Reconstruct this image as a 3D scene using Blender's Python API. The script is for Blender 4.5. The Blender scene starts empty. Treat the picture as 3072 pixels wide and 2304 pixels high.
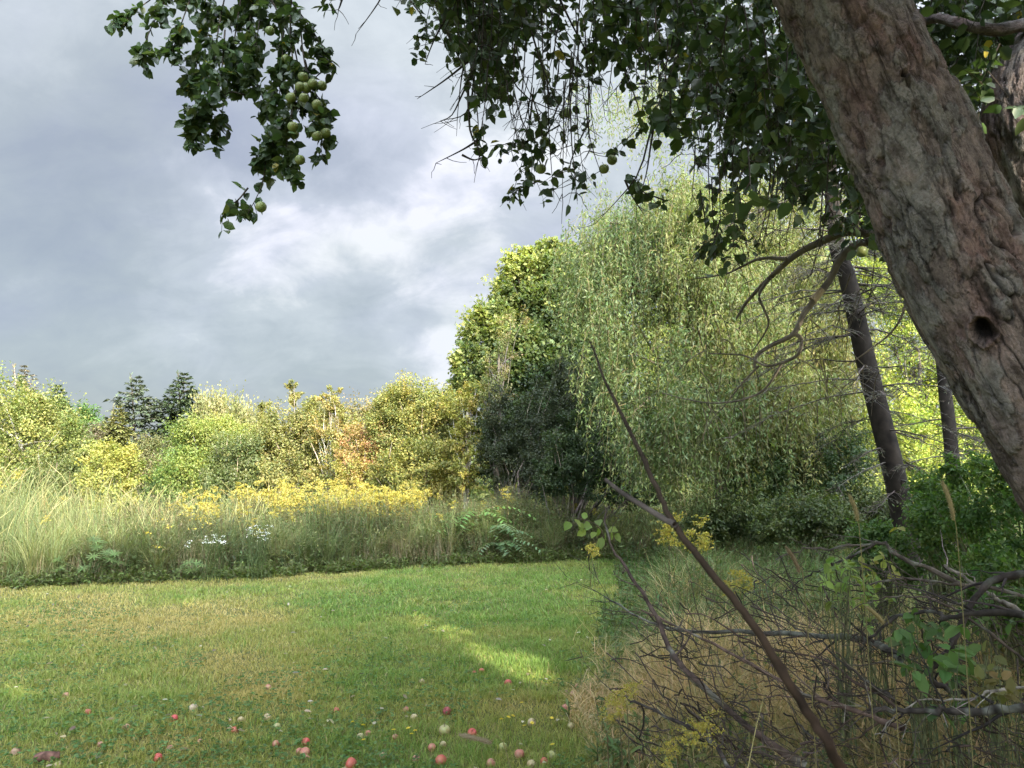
import bpy, math
import numpy as np
R = math.radians
S = bpy.context.scene
COL = S.collection
rng = np.random.default_rng(11)

# ------------------------------------------------------------------ camera
PITCH = R(6.9); FPX = 769.0; CAMZ = 1.6
cd = bpy.data.cameras.new("camera"); cam = bpy.data.objects.new("camera", cd); COL.objects.link(cam)
cam.location = (0, 0, CAMZ); cam.rotation_euler = (R(90) + PITCH, 0, 0)
cd.sensor_width = 36; cd.lens = 36 * FPX / 1024; cd.clip_start = 0.05; cd.clip_end = 2000
cd.dof.use_dof = True; cd.dof.focus_distance = 6.0; cd.dof.aperture_fstop = 14.0
S.camera = cam

# ------------------------------------------------------------------ light
SUN_H = (0.507, -0.862); SUN_EL = R(27)
sun_dir = np.array([SUN_H[0] * math.cos(SUN_EL), SUN_H[1] * math.cos(SUN_EL), math.sin(SUN_EL)])   # towards the sun
ld = bpy.data.lights.new("sun", "SUN"); sun = bpy.data.objects.new("sun", ld); COL.objects.link(sun)
ld.energy = 3.7; ld.angle = R(0.5); ld.color = (1.0, 0.89, 0.70)
sun.rotation_euler = (R(90) - SUN_EL, 0, math.atan2(SUN_H[0], -SUN_H[1]))
S.view_settings.view_transform = 'Standard'; S.view_settings.look = 'None'
S.view_settings.gamma = 1.0; S.view_settings.exposure = 2.0
cy = S.cycles
cy.max_bounces = 6; cy.diffuse_bounces = 3; cy.glossy_bounces = 2; cy.transmission_bounces = 4; cy.transparent_max_bounces = 8
cy.caustics_reflective = False; cy.caustics_refractive = False
cy.use_denoising = True; cy.denoiser = 'OPENIMAGEDENOISE'; cy.denoising_input_passes = 'RGB_ALBEDO_NORMAL'; cy.denoising_prefilter = 'NONE'; cy.use_adaptive_sampling = True; cy.adaptive_threshold = 0.006

def build_world():
    w = bpy.data.worlds.new("World"); S.world = w; w.use_nodes = True
    nt = w.node_tree; N = nt.nodes; L = nt.links; N.clear()
    def nd(t, **k):
        n = N.new(t)
        for a, b in k.items(): setattr(n, a, b)
        return n
    def val(x):
        return x
    def M(op, a, b=None, c=None):
        n = nd('ShaderNodeMath', operation=op)
        for i, v in enumerate((a, b, c)):
            if v is None: continue
            if hasattr(v, 'default_value') or hasattr(v, 'is_linked'): L.new(v, n.inputs[i])
            else: n.inputs[i].default_value = v
        return n.outputs[0]
    out = nd('ShaderNodeOutputWorld'); bg = nd('ShaderNodeBackground'); L.new(bg.outputs[0], out.inputs[0])
    bg.inputs[1].default_value = 0.1
    sky = nd('ShaderNodeTexSky', sky_type='NISHITA', sun_disc=False)
    sky.sun_elevation = SUN_EL; sky.sun_rotation = math.atan2(SUN_H[0], SUN_H[1])
    tc = nd('ShaderNodeTexCoord'); sep = nd('ShaderNodeSeparateXYZ'); L.new(tc.outputs['Generated'], sep.inputs[0])
    x, y, z = sep.outputs
    zz = M('ADD', M('MAXIMUM', z, 0.0), 0.55)
    u = M('DIVIDE', x, zz); v = M('DIVIDE', y, zz)
    cv = nd('ShaderNodeCombineXYZ'); L.new(u, cv.inputs[0]); L.new(M('MULTIPLY', v, 1.25), cv.inputs[1])
    def noise(scale, det, rough, dist, off):
        mp = nd('ShaderNodeMapping'); mp.inputs['Location'].default_value = off; L.new(cv.outputs[0], mp.inputs[0])
        n = nd('ShaderNodeTexNoise'); n.inputs['Scale'].default_value = scale; n.inputs['Detail'].default_value = det
        n.inputs['Roughness'].default_value = rough; n.inputs['Distortion'].default_value = dist
        L.new(mp.outputs[0], n.inputs['Vector']); return n.outputs['Fac']
    n1 = noise(2.3, 8, 0.55, 0.5, (3.1, 1.7, 0.4)); n2 = noise(6.5, 9, 0.60, 0.6, (7.4, 2.2, 1.0))
    base = M('ADD', M('MULTIPLY', M('SUBTRACT', n1, 0.5), 0.85), M('MULTIPLY', M('SUBTRACT', n2, 0.5), 0.70))
    base = M('ADD', base, M('MULTIPLY', M('SUBTRACT', noise(17, 6, 0.6, 0.8, (2.2, 5.1, 0.0)), 0.5), 0.22))
    wn = nd('ShaderNodeTexNoise'); wn.inputs['Scale'].default_value = 5.0; wn.inputs['Detail'].default_value = 6; L.new(tc.outputs['Generated'], wn.inputs['Vector'])
    w1 = nd('ShaderNodeVectorMath', operation='SUBTRACT'); L.new(wn.outputs['Color'], w1.inputs[0]); w1.inputs[1].default_value = (.5, .5, .5)
    w2 = nd('ShaderNodeVectorMath', operation='SCALE'); L.new(w1.outputs[0], w2.inputs[0]); w2.inputs['Scale'].default_value = 0.40
    w3 = nd('ShaderNodeVectorMath', operation='ADD'); L.new(tc.outputs['Generated'], w3.inputs[0]); L.new(w2.outputs[0], w3.inputs[1]); w4 = nd('ShaderNodeVectorMath', operation='NORMALIZE'); L.new(w3.outputs[0], w4.inputs[0])
    # broad clouds of this sky, each a soft lobe round a direction
    def lobe(px, py, sharp, amp):
        d = ray(px, py); d = d / np.linalg.norm(d)
        vm = nd('ShaderNodeVectorMath', operation='DOT_PRODUCT'); L.new(w4.outputs[0], vm.inputs[0])
        vm.inputs[1].default_value = tuple(d)
        e = M('EXPONENT', M('MULTIPLY', M('SUBTRACT', vm.outputs['Value'], 1.0), sharp))
        return M('MULTIPLY', e, amp)
    acc = base
    for a in CLOUDS: acc = M('ADD', acc, lobe(*a))
    ramp = nd('ShaderNodeValToRGB'); L.new(M('ADD', M('MULTIPLY', acc, 1.15), 0.34), ramp.inputs[0])
    cr = ramp.color_ramp; cr.elements[0].position = 0.12; cr.elements[0].color = (.66, .71, .80, 1)
    cr.elements[1].position = 1.0; cr.elements[1].color = (1.72, 1.72, 1.71, 1)
    e = cr.elements.new(0.42); e.color = (.80, .86, .90, 1)
    e = cr.elements.new(0.74); e.color = (1.10, 1.16, 1.19, 1)
    n4 = noise(3.0, 5, 0.5, 0.3, (1.4, 9.2, 3.0)); tf = nd('ShaderNodeMapRange'); L.new(n4, tf.inputs[0]); tf.inputs[1].default_value = .42; tf.inputs[2].default_value = .62
    tint = nd('ShaderNodeMix', data_type='RGBA'); L.new(tf.outputs[0], tint.inputs[0]); tint.inputs['A'].default_value = (1.0, 1.0, .985, 1); tint.inputs['B'].default_value = (1.0, .98, 1.055, 1)
    tm = nd('ShaderNodeVectorMath', operation='MULTIPLY'); L.new(ramp.outputs[0], tm.inputs[0]); L.new(tint.outputs['Result'], tm.inputs[1])
    mix = nd('ShaderNodeMix', data_type='RGBA'); mix.inputs[0].default_value = 0.93
    L.new(sky.outputs[0], mix.inputs['A']); L.new(tm.outputs[0], mix.inputs['B'])
    # bright lobe added to the unseen sky overhead and behind, filling the shade
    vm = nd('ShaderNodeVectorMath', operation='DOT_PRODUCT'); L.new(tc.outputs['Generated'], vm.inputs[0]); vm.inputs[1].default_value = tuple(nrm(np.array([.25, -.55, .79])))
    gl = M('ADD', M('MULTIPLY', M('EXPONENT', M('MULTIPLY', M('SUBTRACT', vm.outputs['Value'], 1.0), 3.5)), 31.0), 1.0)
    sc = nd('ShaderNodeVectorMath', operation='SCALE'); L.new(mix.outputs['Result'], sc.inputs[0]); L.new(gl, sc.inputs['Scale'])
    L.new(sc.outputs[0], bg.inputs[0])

def nrm(v):
    return v / np.maximum(np.linalg.norm(v, axis=-1, keepdims=True), 1e-9)
def ray(px, py):
    a = (px - 512) / FPX; b = (384 - py) / FPX
    c, s = math.cos(PITCH), math.sin(PITCH)
    return np.array([a, c - b * s, s + b * c])
def at(px, py, Y):
    d = ray(px, py); return np.array([0, 0, CAMZ]) + d / d[1] * Y
def gnd(px, py):
    d = ray(px, py); t = -CAMZ / d[2]; return np.array([0, 0, CAMZ]) + d * t
def proj(P):
    P = np.asarray(P, float); q = P - np.array([0, 0, CAMZ])
    c, s = math.cos(PITCH), math.sin(PITCH)
    f = q[:, 1] * c + q[:, 2] * s; u = -q[:, 1] * s + q[:, 2] * c
    ok = f > 0.05; f2 = np.where(ok, f, 1)
    return 512 + FPX * q[:, 0] / f2, 384 - FPX * u / f2, ok

# (px, py, sharpness, amount): brighter towards the hidden sun on the right, darker bank on the left
CLOUDS = [(800, 180, 10, 0.36), (139, 273, 300, 0.22), (200, 262, 300, 0.26), (262, 250, 300, 0.34), (318, 195, 260, 0.26), (400, 200, 260, 0.18), (40, 300, 260, 0.16), (110, 315, 300, 0.10), (370, 262, 160, 0.20), (456, 325, 420, 0.40), (430, 230, 160, 0.2), (46, 5, 90, 0.26), (394, 40, 60, 0.20),
          (139, 140, 60, -0.20), (46, 255, 160, -0.22), (270, 165, 300, -0.16), (372, 145, 260, -0.18), (410, 298, 500, -0.22), (93, 370, 160, -0.20), (230, 350, 160, -0.04), (300, 310, 300, 0.08)]
build_world()

# ------------------------------------------------------------------ materials
def new_mat(name):
    m = bpy.data.materials.new(name); m.use_nodes = True; nt = m.node_tree; nt.nodes.clear(); return m, nt.nodes, nt.links
def leaf_mat(name, transl=0.38, rough=0.5, spec=0.3, tcol=(1.25, 1.3, 0.55)):
    m, N, L = new_mat(name)
    out = N.new('ShaderNodeOutputMaterial'); at_ = N.new('ShaderNodeAttribute'); at_.attribute_name = 'col'
    p = N.new('ShaderNodeBsdfPrincipled'); p.inputs['Roughness'].default_value = rough
    p.inputs['Specular IOR Level'].default_value = spec
    L.new(at_.outputs['Color'], p.inputs['Base Color'])
    t = N.new('ShaderNodeBsdfTranslucent'); mu = N.new('ShaderNodeMix'); mu.data_type = 'RGBA'; mu.blend_type = 'MULTIPLY'; mu.inputs[0].default_value = 1
    L.new(at_.outputs['Color'], mu.inputs['A']); mu.inputs['B'].default_value = (*tcol, 1); L.new(mu.outputs['Result'], t.inputs[0])
    mx = N.new('ShaderNodeMixShader'); mx.inputs[0].default_value = transl
    L.new(p.outputs[0], mx.inputs[1]); L.new(t.outputs[0], mx.inputs[2]); L.new(mx.outputs[0], out.inputs[0])
    return m
def wood_mat(name, rough=0.85, scale=30):
    m, N, L = new_mat(name)
    out = N.new('ShaderNodeOutputMaterial'); at_ = N.new('ShaderNodeAttribute'); at_.attribute_name = 'col'
    p = N.new('ShaderNodeBsdfPrincipled'); p.inputs['Roughness'].default_value = rough; p.inputs['Specular IOR Level'].default_value = 0.2
    tc = N.new('ShaderNodeTexCoord'); no = N.new('ShaderNodeTexNoise'); no.inputs['Scale'].default_value = scale; no.inputs['Detail'].default_value = 6
    L.new(tc.outputs['Object'], no.inputs['Vector'])
    mr = N.new('ShaderNodeMapRange'); mr.inputs[1].default_value = 0.3; mr.inputs[2].default_value = 0.7; mr.inputs[3].default_value = 0.35; mr.inputs[4].default_value = 1.3
    L.new(no.outputs['Fac'], mr.inputs[0])
    mu = N.new('ShaderNodeVectorMath'); mu.operation = 'SCALE'; L.new(at_.outputs['Color'], mu.inputs[0]); L.new(mr.outputs[0], mu.inputs['Scale'])
    L.new(mu.outputs[0], p.inputs['Base Color'])
    bp = N.new('ShaderNodeBump'); bp.inputs['Strength'].default_value = 0.6; bp.inputs['Distance'].default_value = 0.01
    L.new(no.outputs['Fac'], bp.inputs['Height']); L.new(bp.outputs[0], p.inputs['Normal'])
    L.new(p.outputs[0], out.inputs[0]); return m
LEAF = leaf_mat('leaf'); LEAF_GLOSS = leaf_mat('apple_leaf', transl=0.30, rough=0.38, spec=0.5)
GRASS = leaf_mat('grass_blade', transl=0.35, rough=0.55, spec=0.25, tcol=(1.2, 1.2, 0.6))
NEEDLE = leaf_mat('needle', transl=0.12, rough=0.6, spec=0.2, tcol=(1.1, 1.1, 0.7))
WOOD = wood_mat('twig_wood'); FARWOOD = wood_mat('tree_wood', scale=9)
FRUIT_M = None

# ------------------------------------------------------------------ mesh helpers
def vnoise(P, seed=0):
    P = np.asarray(P, float); i = np.floor(P).astype(np.int64); f = P - i; f = f * f * (3 - 2 * f)
    def h(a, b, c):
        n = (a * 374761393 + b * 668265263 + c * 2147483647 + seed * 1274126177) & 0xffffffff
        n = ((n ^ (n >> 13)) * 1274126177) & 0xffffffff
        return ((n ^ (n >> 16)) & 0xffff) / 65535.0
    r = 0
    for dx in (0, 1):
        for dy in (0, 1):
            for dz in (0, 1):
                w = (f[:, 0] if dx else 1 - f[:, 0]) * (f[:, 1] if dy else 1 - f[:, 1]) * (f[:, 2] if dz else 1 - f[:, 2])
                r = r + w * h(i[:, 0] + dx, i[:, 1] + dy, i[:, 2] + dz)
    return r
def fbm(P, o=4, seed=0):
    P = np.asarray(P, float); r = 0; a = .5
    for k in range(o): r = r + a * (vnoise(P * 2 ** k, seed + k) - .5); a *= .5
    return r
def noise2(x, y, s, seed=0):
    return fbm(np.stack([np.asarray(x) * s, np.asarray(y) * s, np.zeros_like(np.asarray(x, float))], 1), 3, seed)
def nrm(v):
    return v / np.maximum(np.linalg.norm(v, axis=-1, keepdims=True), 1e-9)

class MB:
    """collects quads and triangles with a colour per vertex; build() links them as one mesh object"""
    def __init__(s): s.V = []; s.C = []; s.Q = []; s.T = []; s.n = 0; s.A = []
    def add(s, V, C, Q=None, T=None, A=None):
        V = np.asarray(V, float).reshape(-1, 3); C = np.broadcast_to(np.asarray(C, float), V.shape)
        s.V.append(V); s.C.append(C); s.A.append(np.zeros_like(V) if A is None else A)
        if Q is not None: s.Q.append(np.asarray(Q, np.int64).reshape(-1, 4) + s.n)
        if T is not None: s.T.append(np.asarray(T, np.int64).reshape(-1, 3) + s.n)
        s.n += len(V)
    def mesh(s, name, mat, smooth=False, attr=False, origin=(0, 0, 0)):
        V = np.concatenate(s.V) - np.asarray(origin); C = np.concatenate(s.C)
        Q = np.concatenate(s.Q) if s.Q else np.zeros((0, 4), np.int64); T = np.concatenate(s.T) if s.T else np.zeros((0, 3), np.int64)
        me = bpy.data.meshes.new(name)
        me.vertices.add(len(V)); me.vertices.foreach_set('co', V.astype(np.float32).ravel())
        nl = Q.size + T.size; me.loops.add(nl); me.polygons.add(len(Q) + len(T))
        me.loops.foreach_set('vertex_index', np.concatenate([Q.ravel(), T.ravel()]).astype(np.int32))
        ls = np.concatenate([np.arange(len(Q)) * 4, Q.size + np.arange(len(T)) * 3]).astype(np.int32)
        me.polygons.foreach_set('loop_start', ls)
        if smooth: me.polygons.foreach_set('use_smooth', np.ones(len(ls), bool))
        me.update(calc_edges=True)
        a = me.attributes.new('col', 'FLOAT_COLOR', 'POINT')
        c4 = np.ones((len(V), 4), np.float32); c4[:, :3] = np.clip(C, 0, 1); a.data.foreach_set('color', c4.ravel())
        if attr:
            b = me.attributes.new('bark', 'FLOAT_VECTOR', 'POINT'); b.data.foreach_set('vector', np.concatenate(s.A).astype(np.float32).ravel())
        me.materials.append(mat); return me
    def build(s, name, mat, parent=None, smooth=False, attr=False):
        org = np.array(parent.location) if parent is not None else np.zeros(3)
        o = bpy.data.objects.new(name, s.mesh(name, mat, smooth, attr, org)); COL.objects.link(o)
        if parent is not None: o.parent = parent
        return o

def tag(o, label=None, cat=None, group=None, kind=None):
    if label: o['label'] = label
    if cat: o['category'] = cat
    if group: o['group'] = group
    if kind: o['kind'] = kind
    return o
def thing(name, loc, label, cat, group=None):
    o = bpy.data.objects.new(name, None); COL.objects.link(o); o.location = tuple(loc); o.empty_display_size = 0.2
    return tag(o, label, cat, group)

TEMPL = {  # (along, across, lift) of each vertex; faces
    'diamond': (np.array([[0, 0, 0], [.45, -.5, .12], [1, 0, -.05], [.45, .5, .12]]), [[0, 1, 2, 3]]),
    'leaf': (np.array([[0, 0, 0], [.22, -.42, .12], [.62, -.40, .10], [1, 0, -.12], [.62, .40, .10], [.22, .42, .12]]), [[0, 1, 2, 3], [0, 3, 4, 5]]),
    'blade': (np.array([[0, -.5, 0], [0, .5, 0], [1, .06, -.1], [1, -.06, -.1]]), [[0, 1, 2, 3]]),
    'long': (np.array([[0, 0, 0], [.3, -.5, .05], [.7, -.4, -.02], [1, 0, -.2], [.7, .4, -.02], [.3, .5, .05]]), [[0, 1, 2, 3], [0, 3, 4, 5]]),
    'lobed': (np.array([[0, 0, 0], [.1, -.42, .1], [.3, -.3, .06], [.5, -.62, .1], [.66, -.22, .03], [1, 0, -.1], [.66, .22, .03], [.5, .62, .1], [.3, .3, .06], [.1, .42, .1]]),
              [[0, 1, 2, 4], [2, 3, 4, 4], [0, 4, 5, 6], [0, 6, 8, 9], [6, 7, 8, 8]]),
}
TEMPL['lobed'] = (TEMPL['lobed'][0], [[0, 1, 2, 4], [0, 4, 5, 6], [0, 6, 8, 9]], [[2, 3, 4], [6, 7, 8]])
def add_leaves(mb, P, D, Nn, L, W, C, shape='diamond'):
    tp = TEMPL[shape]; T, F = tp[0], np.array(tp[1]); n = len(P)
    if n == 0: return
    D = nrm(D); Sd = nrm(np.cross(D, Nn)); Nn = np.cross(Sd, D)
    L = np.broadcast_to(L, (n,)); W = np.broadcast_to(W, (n,))
    V = (P[:, None, :] + D[:, None, :] * (T[None, :, 0, None] * L[:, None, None]) + Sd[:, None, :] * (T[None, :, 1, None] * W[:, None, None])
         + Nn[:, None, :] * (T[None, :, 2, None] * W[:, None, None]))
    k = len(T); off = (np.arange(n) * k)[:, None, None]
    Cc = np.repeat(np.broadcast_to(C, (n, 3)), k, 0)
    mb.add(V.reshape(-1, 3), Cc, (F[None] + off).reshape(-1, 4), (np.array(tp[2])[None] + off).reshape(-1, 3) if len(tp) > 2 else None)
def add_tubes(mb, P, Rr, C, sides=4):
    """P (n,k,3) paths, Rr (n,k) radii"""
    P = np.asarray(P, float); n, k, _ = P.shape
    if n == 0: return
    Rr = np.broadcast_to(Rr, (n, k)); T = np.gradient(P, axis=1); T = nrm(T)
    ref = np.where(np.abs(T[..., 2:3]) > .9, np.array([1., 0, 0]), np.array([0, 0, 1.])); ref = np.broadcast_to(ref[:, :1], T.shape)
    A = nrm(np.cross(T, ref)); B = np.cross(T, A)
    an = np.arange(sides) / sides * 2 * np.pi
    V = P[:, :, None] + Rr[..., None, None] * (A[:, :, None] * np.cos(an)[:, None] + B[:, :, None] * np.sin(an)[:, None])
    idx = np.arange(n * k * sides).reshape(n, k, sides)
    a = idx[:, :-1]; b = idx[:, 1:]
    Q = np.stack([a, np.roll(a, -1, 2), np.roll(b, -1, 2), b], -1).reshape(-1, 4)
    C = np.asarray(C, float)
    Cc = np.broadcast_to(C, (n, 3)) if C.ndim < 3 else C
    Cv = np.broadcast_to(Cc[:, None, None, :], V.shape) if C.ndim < 3 else np.broadcast_to(C[:, :, None, :], V.shape)
    mb.add(V.reshape(-1, 3), Cv.reshape(-1, 3), Q)
    if sides >= 4:
        caps = idx[:, -1]; mb.Q.append(caps[:, :4].reshape(-1, 4) + mb.n - n * k * sides) if sides == 4 else None
def add_blades(mb, B, H, W, lean, C, Ctip=None, segs=2, curl=1.0):
    """grass blades: base B, height H, width W, horizontal lean vector (n,3) at the tip"""
    n = len(B)
    if n == 0: return
    lean = np.asarray(lean, float); sd = nrm(np.stack([-lean[:, 1] + 1e-4, lean[:, 0], np.zeros(n)], 1))
    tw = rng.uniform(-1.2, 1.2, n); c, s = np.cos(tw), np.sin(tw)
    sd = np.stack([sd[:, 0] * c - sd[:, 1] * s, sd[:, 0] * s + sd[:, 1] * c, 0 * c], 1)
    vs = []; cs = []; Ctip = C if Ctip is None else Ctip
    ll = np.linalg.norm(lean, axis=1)
    for i in range(segs + 1):
        t = i / segs; p = B + lean * (t ** 1.8); p = p.copy(); p[:, 2] += H * (t - curl * 0.35 * np.minimum(ll / np.maximum(H, 1e-3), 1.5) * t ** 3)
        col = C * (1 - t) + Ctip * t
        if i < segs:
            w = (W * (1 - .55 * t ** 1.5) * .5)[:, None] * sd
            vs += [p - w, p + w]; cs += [col, col]
        else: vs += [p]; cs += [col]
    k = len(vs); V = np.stack(vs, 1).reshape(-1, 3); Cc = np.stack(cs, 1).reshape(-1, 3); off = np.arange(n)[:, None] * k
    Q = np.concatenate([np.array([[2 * i, 2 * i + 1, 2 * i + 3, 2 * i + 2]]) + off for i in range(segs - 1)]) if segs > 1 else None
    T = np.array([[2 * segs - 2, 2 * segs - 1, 2 * segs]]) + off
    mb.add(V, Cc, Q, T)
def rdir(n, up=0.0):
    v = rng.normal(size=(n, 3)); v[:, 2] += up; return nrm(v)
def smooth_path(pts, n):
    pts = np.asarray(pts, float); m = len(pts); t = np.linspace(0, m - 1, n); i = np.clip(t.astype(int), 0, m - 2); f = (t - i)[:, None]
    p0 = pts[np.maximum(i - 1, 0)]; p1 = pts[i]; p2 = pts[i + 1]; p3 = pts[np.minimum(i + 2, m - 1)]
    return .5 * (2 * p1 + (p2 - p0) * f + (2 * p0 - 5 * p1 + 4 * p2 - p3) * f ** 2 + (3 * p1 - p0 - 3 * p2 + p3) * f ** 3)
def palette(pal, n, k=None, jit=0.22):
    """random colours between the entries of pal; k (n,) in 0..1 biases the entry"""
    pal = np.asarray(pal, float); m = len(pal)
    k = rng.uniform(0, 1, n) if k is None else np.clip(k, 0, .999)
    t = k * (m - 1); i = np.minimum(t.astype(int), m - 2) if m > 1 else np.zeros(n, int); f = (t - i)[:, None]
    c = pal[i] * (1 - f) + pal[np.minimum(i + 1, m - 1)] * f
    c = c * .88 + c.mean(1, keepdims=True) * .12
    return c * rng.uniform(1 - jit, 1 + jit, (n, 1)) * rng.uniform(.90, 1.10, (n, 3))

# gaps cut in the leaf cover to let the sun through: (ground x, y, half length, half width, turn)
GAPS = []
for (a, b, hw) in (((470, 646), (560, 688), .31), ((453, 592), (462, 604), .09), ((357, 622), (370, 632), .09), ((443, 636), (451, 644), .07), ((170, 603), (215, 608), .22), ((50, 620), (75, 624), .14),
                   ((596, 585), (614, 593), .12), ((270, 588), (296, 593), .14), ((0, 684), (45, 700), .16), ((488, 652), (498, 664), .10)):
    a, b = gnd(*a)[:2], gnd(*b)[:2]; d = b - a; GAPS.append(((a[0] + b[0]) / 2, (a[1] + b[1]) / 2, np.linalg.norm(d) / 2, hw, math.atan2(d[1], d[0])))
LIMB_SPOT = at(1009, 145, 3.44)
def shade_keep(P):
    """False for leaves that would close one of the gaps"""
    G = P - sun_dir * (P[:, 2:3] / sun_dir[2]); keep = np.ones(len(P), bool)
    for (x, y, a, b, th) in GAPS:
        dx = G[:, 0] - x; dy = G[:, 1] - y; c, s = math.cos(th), math.sin(th)
        u = (dx * c + dy * s) / a; v = (-dx * s + dy * c) / b
        keep &= (u * u + v * v) > 1
    q = P - LIMB_SPOT; al = q @ sun_dir; pe = np.linalg.norm(q - al[:, None] * sun_dir, axis=1)
    keep &= ~((al > 0.15) & (pe < np.clip(.33 + .03 * al, .3, .62)) & (rng.uniform(size=len(P)) < .95))
    return keep

# ------------------------------------------------------------------ ground
FAR_EDGE = np.array([gnd(*p)[:2] for p in ((-260, 600), (-120, 592), (0, 586), (140, 581), (250, 577), (370, 569), (500, 562), (600, 559), (640, 562))])
RIGHT_EDGE = np.array([gnd(*p)[:2] for p in ((650, 900), (622, 768), (606, 722), (616, 685), (624, 648), (640, 600), (638, 562))])
def lawn_far(x): return np.interp(x, FAR_EDGE[:, 0], FAR_EDGE[:, 1]) + 0.30 * noise2(x, np.zeros_like(x), .9, 5) + .3 * noise2(x, np.zeros_like(x) + 3, 3.1, 6)
def lawn_right(y): return np.interp(y, RIGHT_EDGE[:, 1], RIGHT_EDGE[:, 0]) + 0.35 * noise2(y, np.zeros_like(y), 1.1, 9)
def on_lawn(x, y): return (y < lawn_far(x)) & (x < lawn_right(y))
def gz(x, y): return 0.05 * noise2(x, y, .35, 3)
def lawn_tint(x, y):
    """dry and lush patches that belong to this lawn"""
    a = noise2(x, y, .55, 21) + .5 * noise2(x, y, 1.6, 22)
    lush = np.clip(.54 + 1.9 * a - .06 * np.clip(-x / 3, -1, 1), 0, 1)
    return lush
def make_ground():
    m, N, L = new_mat('soil_and_turf'); out = N.new('ShaderNodeOutputMaterial'); p = N.new('ShaderNodeBsdfPrincipled'); p.inputs['Roughness'].default_value = .95
    p.inputs['Specular IOR Level'].default_value = .1
    g = N.new('ShaderNodeNewGeometry'); n1 = N.new('ShaderNodeTexNoise'); n1.inputs['Scale'].default_value = 2.0; n1.inputs['Detail'].default_value = 9; n1.inputs['Roughness'].default_value = .7
    L.new(g.outputs['Position'], n1.inputs['Vector']); r = N.new('ShaderNodeValToRGB'); L.new(n1.outputs['Fac'], r.inputs[0])
    r.color_ramp.elements[0].position = .3; r.color_ramp.elements[0].color = (.05, .055, .02, 1); r.color_ramp.elements[1].position = .72; r.color_ramp.elements[1].color = (.12, .13, .04, 1)
    L.new(r.outputs[0], p.inputs['Base Color']); L.new(p.outputs[0], out.inputs[0])
    xs = np.concatenate([np.linspace(-400, -20, 20)[:-1], np.linspace(-20, 20, 161), np.linspace(20, 400, 20)[1:]])
    ys = np.concatenate([np.linspace(-300, -6, 12)[:-1], np.linspace(-6, 30, 145), np.linspace(30, 700, 24)[1:]])
    X, Y = np.meshgrid(xs, ys, indexing='ij'); Z = gz(X.ravel(), Y.ravel())
    idx = np.arange(X.size).reshape(X.shape); q = np.stack([idx[:-1, :-1], idx[1:, :-1], idx[1:, 1:], idx[:-1, 1:]], -1).reshape(-1, 4)
    mb = MB(); mb.add(np.stack([X.ravel(), Y.ravel(), Z], 1), (.1, .1, .04), q)
    o = mb.build('ground', m, smooth=True); tag(o, kind='structure')
make_ground()

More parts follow.
